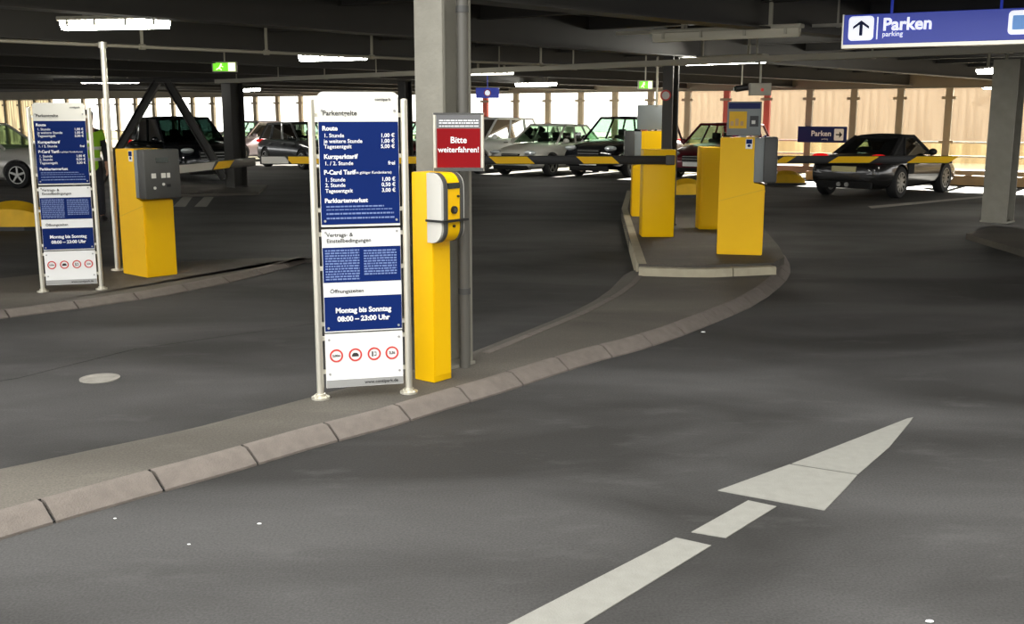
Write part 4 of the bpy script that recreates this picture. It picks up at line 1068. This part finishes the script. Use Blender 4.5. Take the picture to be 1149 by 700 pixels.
# parked cars
sedan('silver saloon parked nose out between the red notice and the black car', place(617, 197.5, fv, 1.35, .78), fv, silver)
suv('black off-road car parked with its windscreen left of the grey-topped terminal', place(706, 199.2, fv, 1.35, .82), fv, blackp)
hatch('burgundy hatchback parked behind the rear island terminals', place(820, 201, fv, 1.28, .8), fv, burg)
suv('white van-like car parked right of the grey front column behind the red notice', place(538, 195, fv, 1.35, .82), fv, whitep, H=1.64)
hatch('burgundy car glimpsed between the tall price sign and the grey column', place(468, 192, fv, 1.28, .8), fv, burg, H=1.5)
hd2 = fv+PI/2-.1
suv('large black van-like car behind the slanted braces and left terminal', place(190, 203, hd2-.25, 1.35, -.82), hd2-.25, blackp, L=4.9, H=1.66, glassm=M['cglass_dark'])
hatch('dark grey hatchback parked between the dark column and the tall price sign', place(341, 190.5, hd2-.2, 1.28, -.8), hd2-.2, greyp)
hatch('pale lilac car glimpsed left of the dark column', place(238, 181, fv, 1.28, -.8), fv, lilac)
hatch('silver car parked at far left behind the left price sign', place(22, 211.5, -.12, 1.3, -.85), -.12, silver, H=1.52)

# ------------------------------------------------------------------ person in hi-vis vest
def skin_mesh(name, verts, edges, radii, material, parent, root=0, levels=2):
    me = bpy.data.meshes.new(name); me.from_pydata(verts, edges, []); o = bpy.data.objects.new(name, me); COL.objects.link(o)
    sk = o.modifiers.new('skin', 'SKIN'); sk.use_smooth_shade = True
    if not me.skin_vertices: 
        pass
    for i, sv in enumerate(me.skin_vertices[0].data):
        r_ = radii[i]; sv.radius = r_ if isinstance(r_, tuple) else (r_, r_); sv.use_root = (i == root)
    ss_ = o.modifiers.new('sub', 'SUBSURF'); ss_.levels = levels; ss_.render_levels = levels
    bpy.context.view_layer.update(); dg = bpy.context.evaluated_depsgraph_get(); m2 = bpy.data.meshes.new_from_object(o.evaluated_get(dg)); o.modifiers.clear(); o.data = m2
    m2.materials.clear(); m2.materials.append(material); m2.polygons.foreach_set('use_smooth', [True]*len(m2.polygons))
    o.parent = parent; return o
pf = P(107, 248, 0)
pr = empty('person', 'person in green high-visibility vest and dark trousers standing behind the left price sign', 'person', (pf.x, pf.y, 0), math.radians(35))
V = []; E = []; Rr = []
def addv(p, r_, par=None):
    V.append(p); Rr.append(r_)
    if par is not None: E.append((par, len(V)-1))
    return len(V)-1
# facing local -Y
pel = addv((0, 0, .98), (.15, .105)); wa = addv((0, -.01, 1.12), (.13, .095), pel); ch = addv((0, -.01, 1.34), (.155, .11), wa); ub = addv((0, 0, 1.47), (.10, .08), ch)
nk = addv((0, 0, 1.55), .055, ub); hd_ = addv((0, -.015, 1.63), (.07, .085), nk); hd2_ = addv((0, -.02, 1.72), (.078, .095), hd_); hd3 = addv((0, -.01, 1.79), (.055, .07), hd2_)
for s_ in (1, -1):
    sh = addv((s_*.16, 0, 1.45), .062, ub); el = addv((s_*.235, .02, 1.17), .042, sh); wr = addv((s_*.22, -.10, .93), .028, el); pm = addv((s_*.215, -.13, .86), (.022, .036), wr)
    for i, (dy, ln_) in enumerate(((-.03, .068), (-.01, .078), (.01, .072), (.03, .056))):
        a_ = addv((s_*.215, -.135+dy, .82), .0095, pm); b_ = addv((s_*.208, -.145+dy, .82-ln_*.55), .0085, a_); addv((s_*.19, -.15+dy, .82-ln_), .007, b_)
    th = addv((s_*.2, -.165, .86), .011, pm); addv((s_*.19, -.185, .82), .008, th)
    hp = addv((s_*.09, 0, .92), .088, pel); kn = addv((s_*.11, -.02, .50), .055, hp); ak = addv((s_*.12, .02, .09), .036, kn); addv((s_*.13, -.12, .04), .03, ak)
body = skin_mesh('body', V, E, Rr, M['skin'], pr)
# face
mb = MB(); mb.cyl((0, -.112, 1.68), (0, -.135, 1.665), .012, .006, n=8)
mb.sphere((.075, -.005, 1.69), .022, .4, .8, 1.2, 8); mb.sphere((-.075, -.005, 1.69), .022, .4, .8, 1.2, 8); mb.build('nose_and_ears', M['skin'], pr, smooth=True)
mb = MB(); mb.sphere((.03, -.104, 1.71), .009, n=8); mb.sphere((-.03, -.104, 1.71), .009, n=8); mb.box(-.022, .022, -.108, -.098, 1.625, 1.631); mb.build('eyes_and_mouth', M['hair'], pr)
mb = MB(); mb.sphere((0, .012, 1.745), .098, .93, 1.05, .85, 18); mb.build('hair', M['hair'], pr, smooth=True)
V = []; E = []; Rr = []
a_ = addv((0, 0, .80), (.168, .128)); b_ = addv((0, -.01, 1.10), (.16, .12), a_); c_ = addv((0, -.01, 1.34), (.18, .132), b_); d_ = addv((0, 0, 1.47), (.12, .10), c_)
for s_ in (1, -1): x_ = addv((s_*.165, 0, 1.45), .078, d_); addv((s_*.2, .01, 1.3), .068, x_)
V2, E2, R2 = V, E, Rr
V = []; E = []; Rr = []
a_ = addv((0, 0, 1.47), (.09, .07))
for s_ in (1, -1): x_ = addv((s_*.16, 0, 1.45), .072, a_); y_ = addv((s_*.236, .02, 1.17), .055, x_); addv((s_*.222, -.085, .96), .042, y_)
skin_mesh('jacket_sleeves', V, E, Rr, M['trouser'], pr)
V, E, Rr = V2, E2, R2
vest = skin_mesh('high_visibility_vest', V, E, Rr, M['hivis'], pr)
mb = MB()
for z in (1.02, 1.2):
    ring = [[(.171*math.cos(a2)*(1+.0), .131*math.sin(a2)-.008, z+dz) for a2 in [2*PI*i/24 for i in range(24)]] for dz in (-.025, .025)]
    mb.grid(ring, close_u=True)
mb.build('reflective_band', M['reflect'], vest, smooth=True)
V = []; E = []; Rr = []
t_ = addv((0, 0, 1.12), (.15, .11)); a_ = addv((0, 0, 1.0), (.155, .115), t_)
for s_ in (1, -1): b_ = addv((s_*.09, 0, .90), .10, a_); k_ = addv((s_*.11, -.02, .50), .075, b_); addv((s_*.12, .015, .08), .062, k_)
skin_mesh('trousers', V, E, Rr, M['trouser'], pr)
for s_ in (1, -1):
    mb = MB(); mb.sphere((s_*.125, -.06, .045), 1, .055, .145, .05, 14); mb.box(s_*.125-.05, s_*.125+.05, -.19, .07, 0, .02, bev=.008); mb.build('shoe', M['shoe'], pr, smooth=True)

# ------------------------------------------------------------------ light
w = bpy.data.worlds.new('world'); sc.world = w; w.use_nodes = True
bg = w.node_tree.nodes['Background']; bg.inputs['Color'].default_value = (1, .995, .97, 1); bg.inputs['Strength'].default_value = 3.7
sd_ = bpy.data.lights.new('sun', 'SUN'); sd_.energy = 70; sd_.angle = math.radians(.6); sd_.color = (1, .95, .86)
so = bpy.data.objects.new('sun', sd_); COL.objects.link(so)
el = math.radians(21); dirv = Vector((-WV.x*math.cos(el), -WV.y*math.cos(el), -math.sin(el)))
so.rotation_euler = dirv.to_track_quat('-Z', 'Y').to_euler(); so.location = (20, 50, 25)
vs = sc.view_settings; vs.view_transform = 'Standard'; vs.look = 'None'; vs.exposure = 0; vs.gamma = 1; vs.use_curve_mapping = False
sc.cycles.use_denoising = True; sc.cycles.max_bounces = 8; sc.cycles.transparent_max_bounces = 24
sc.cycles.sample_clamp_indirect = 6
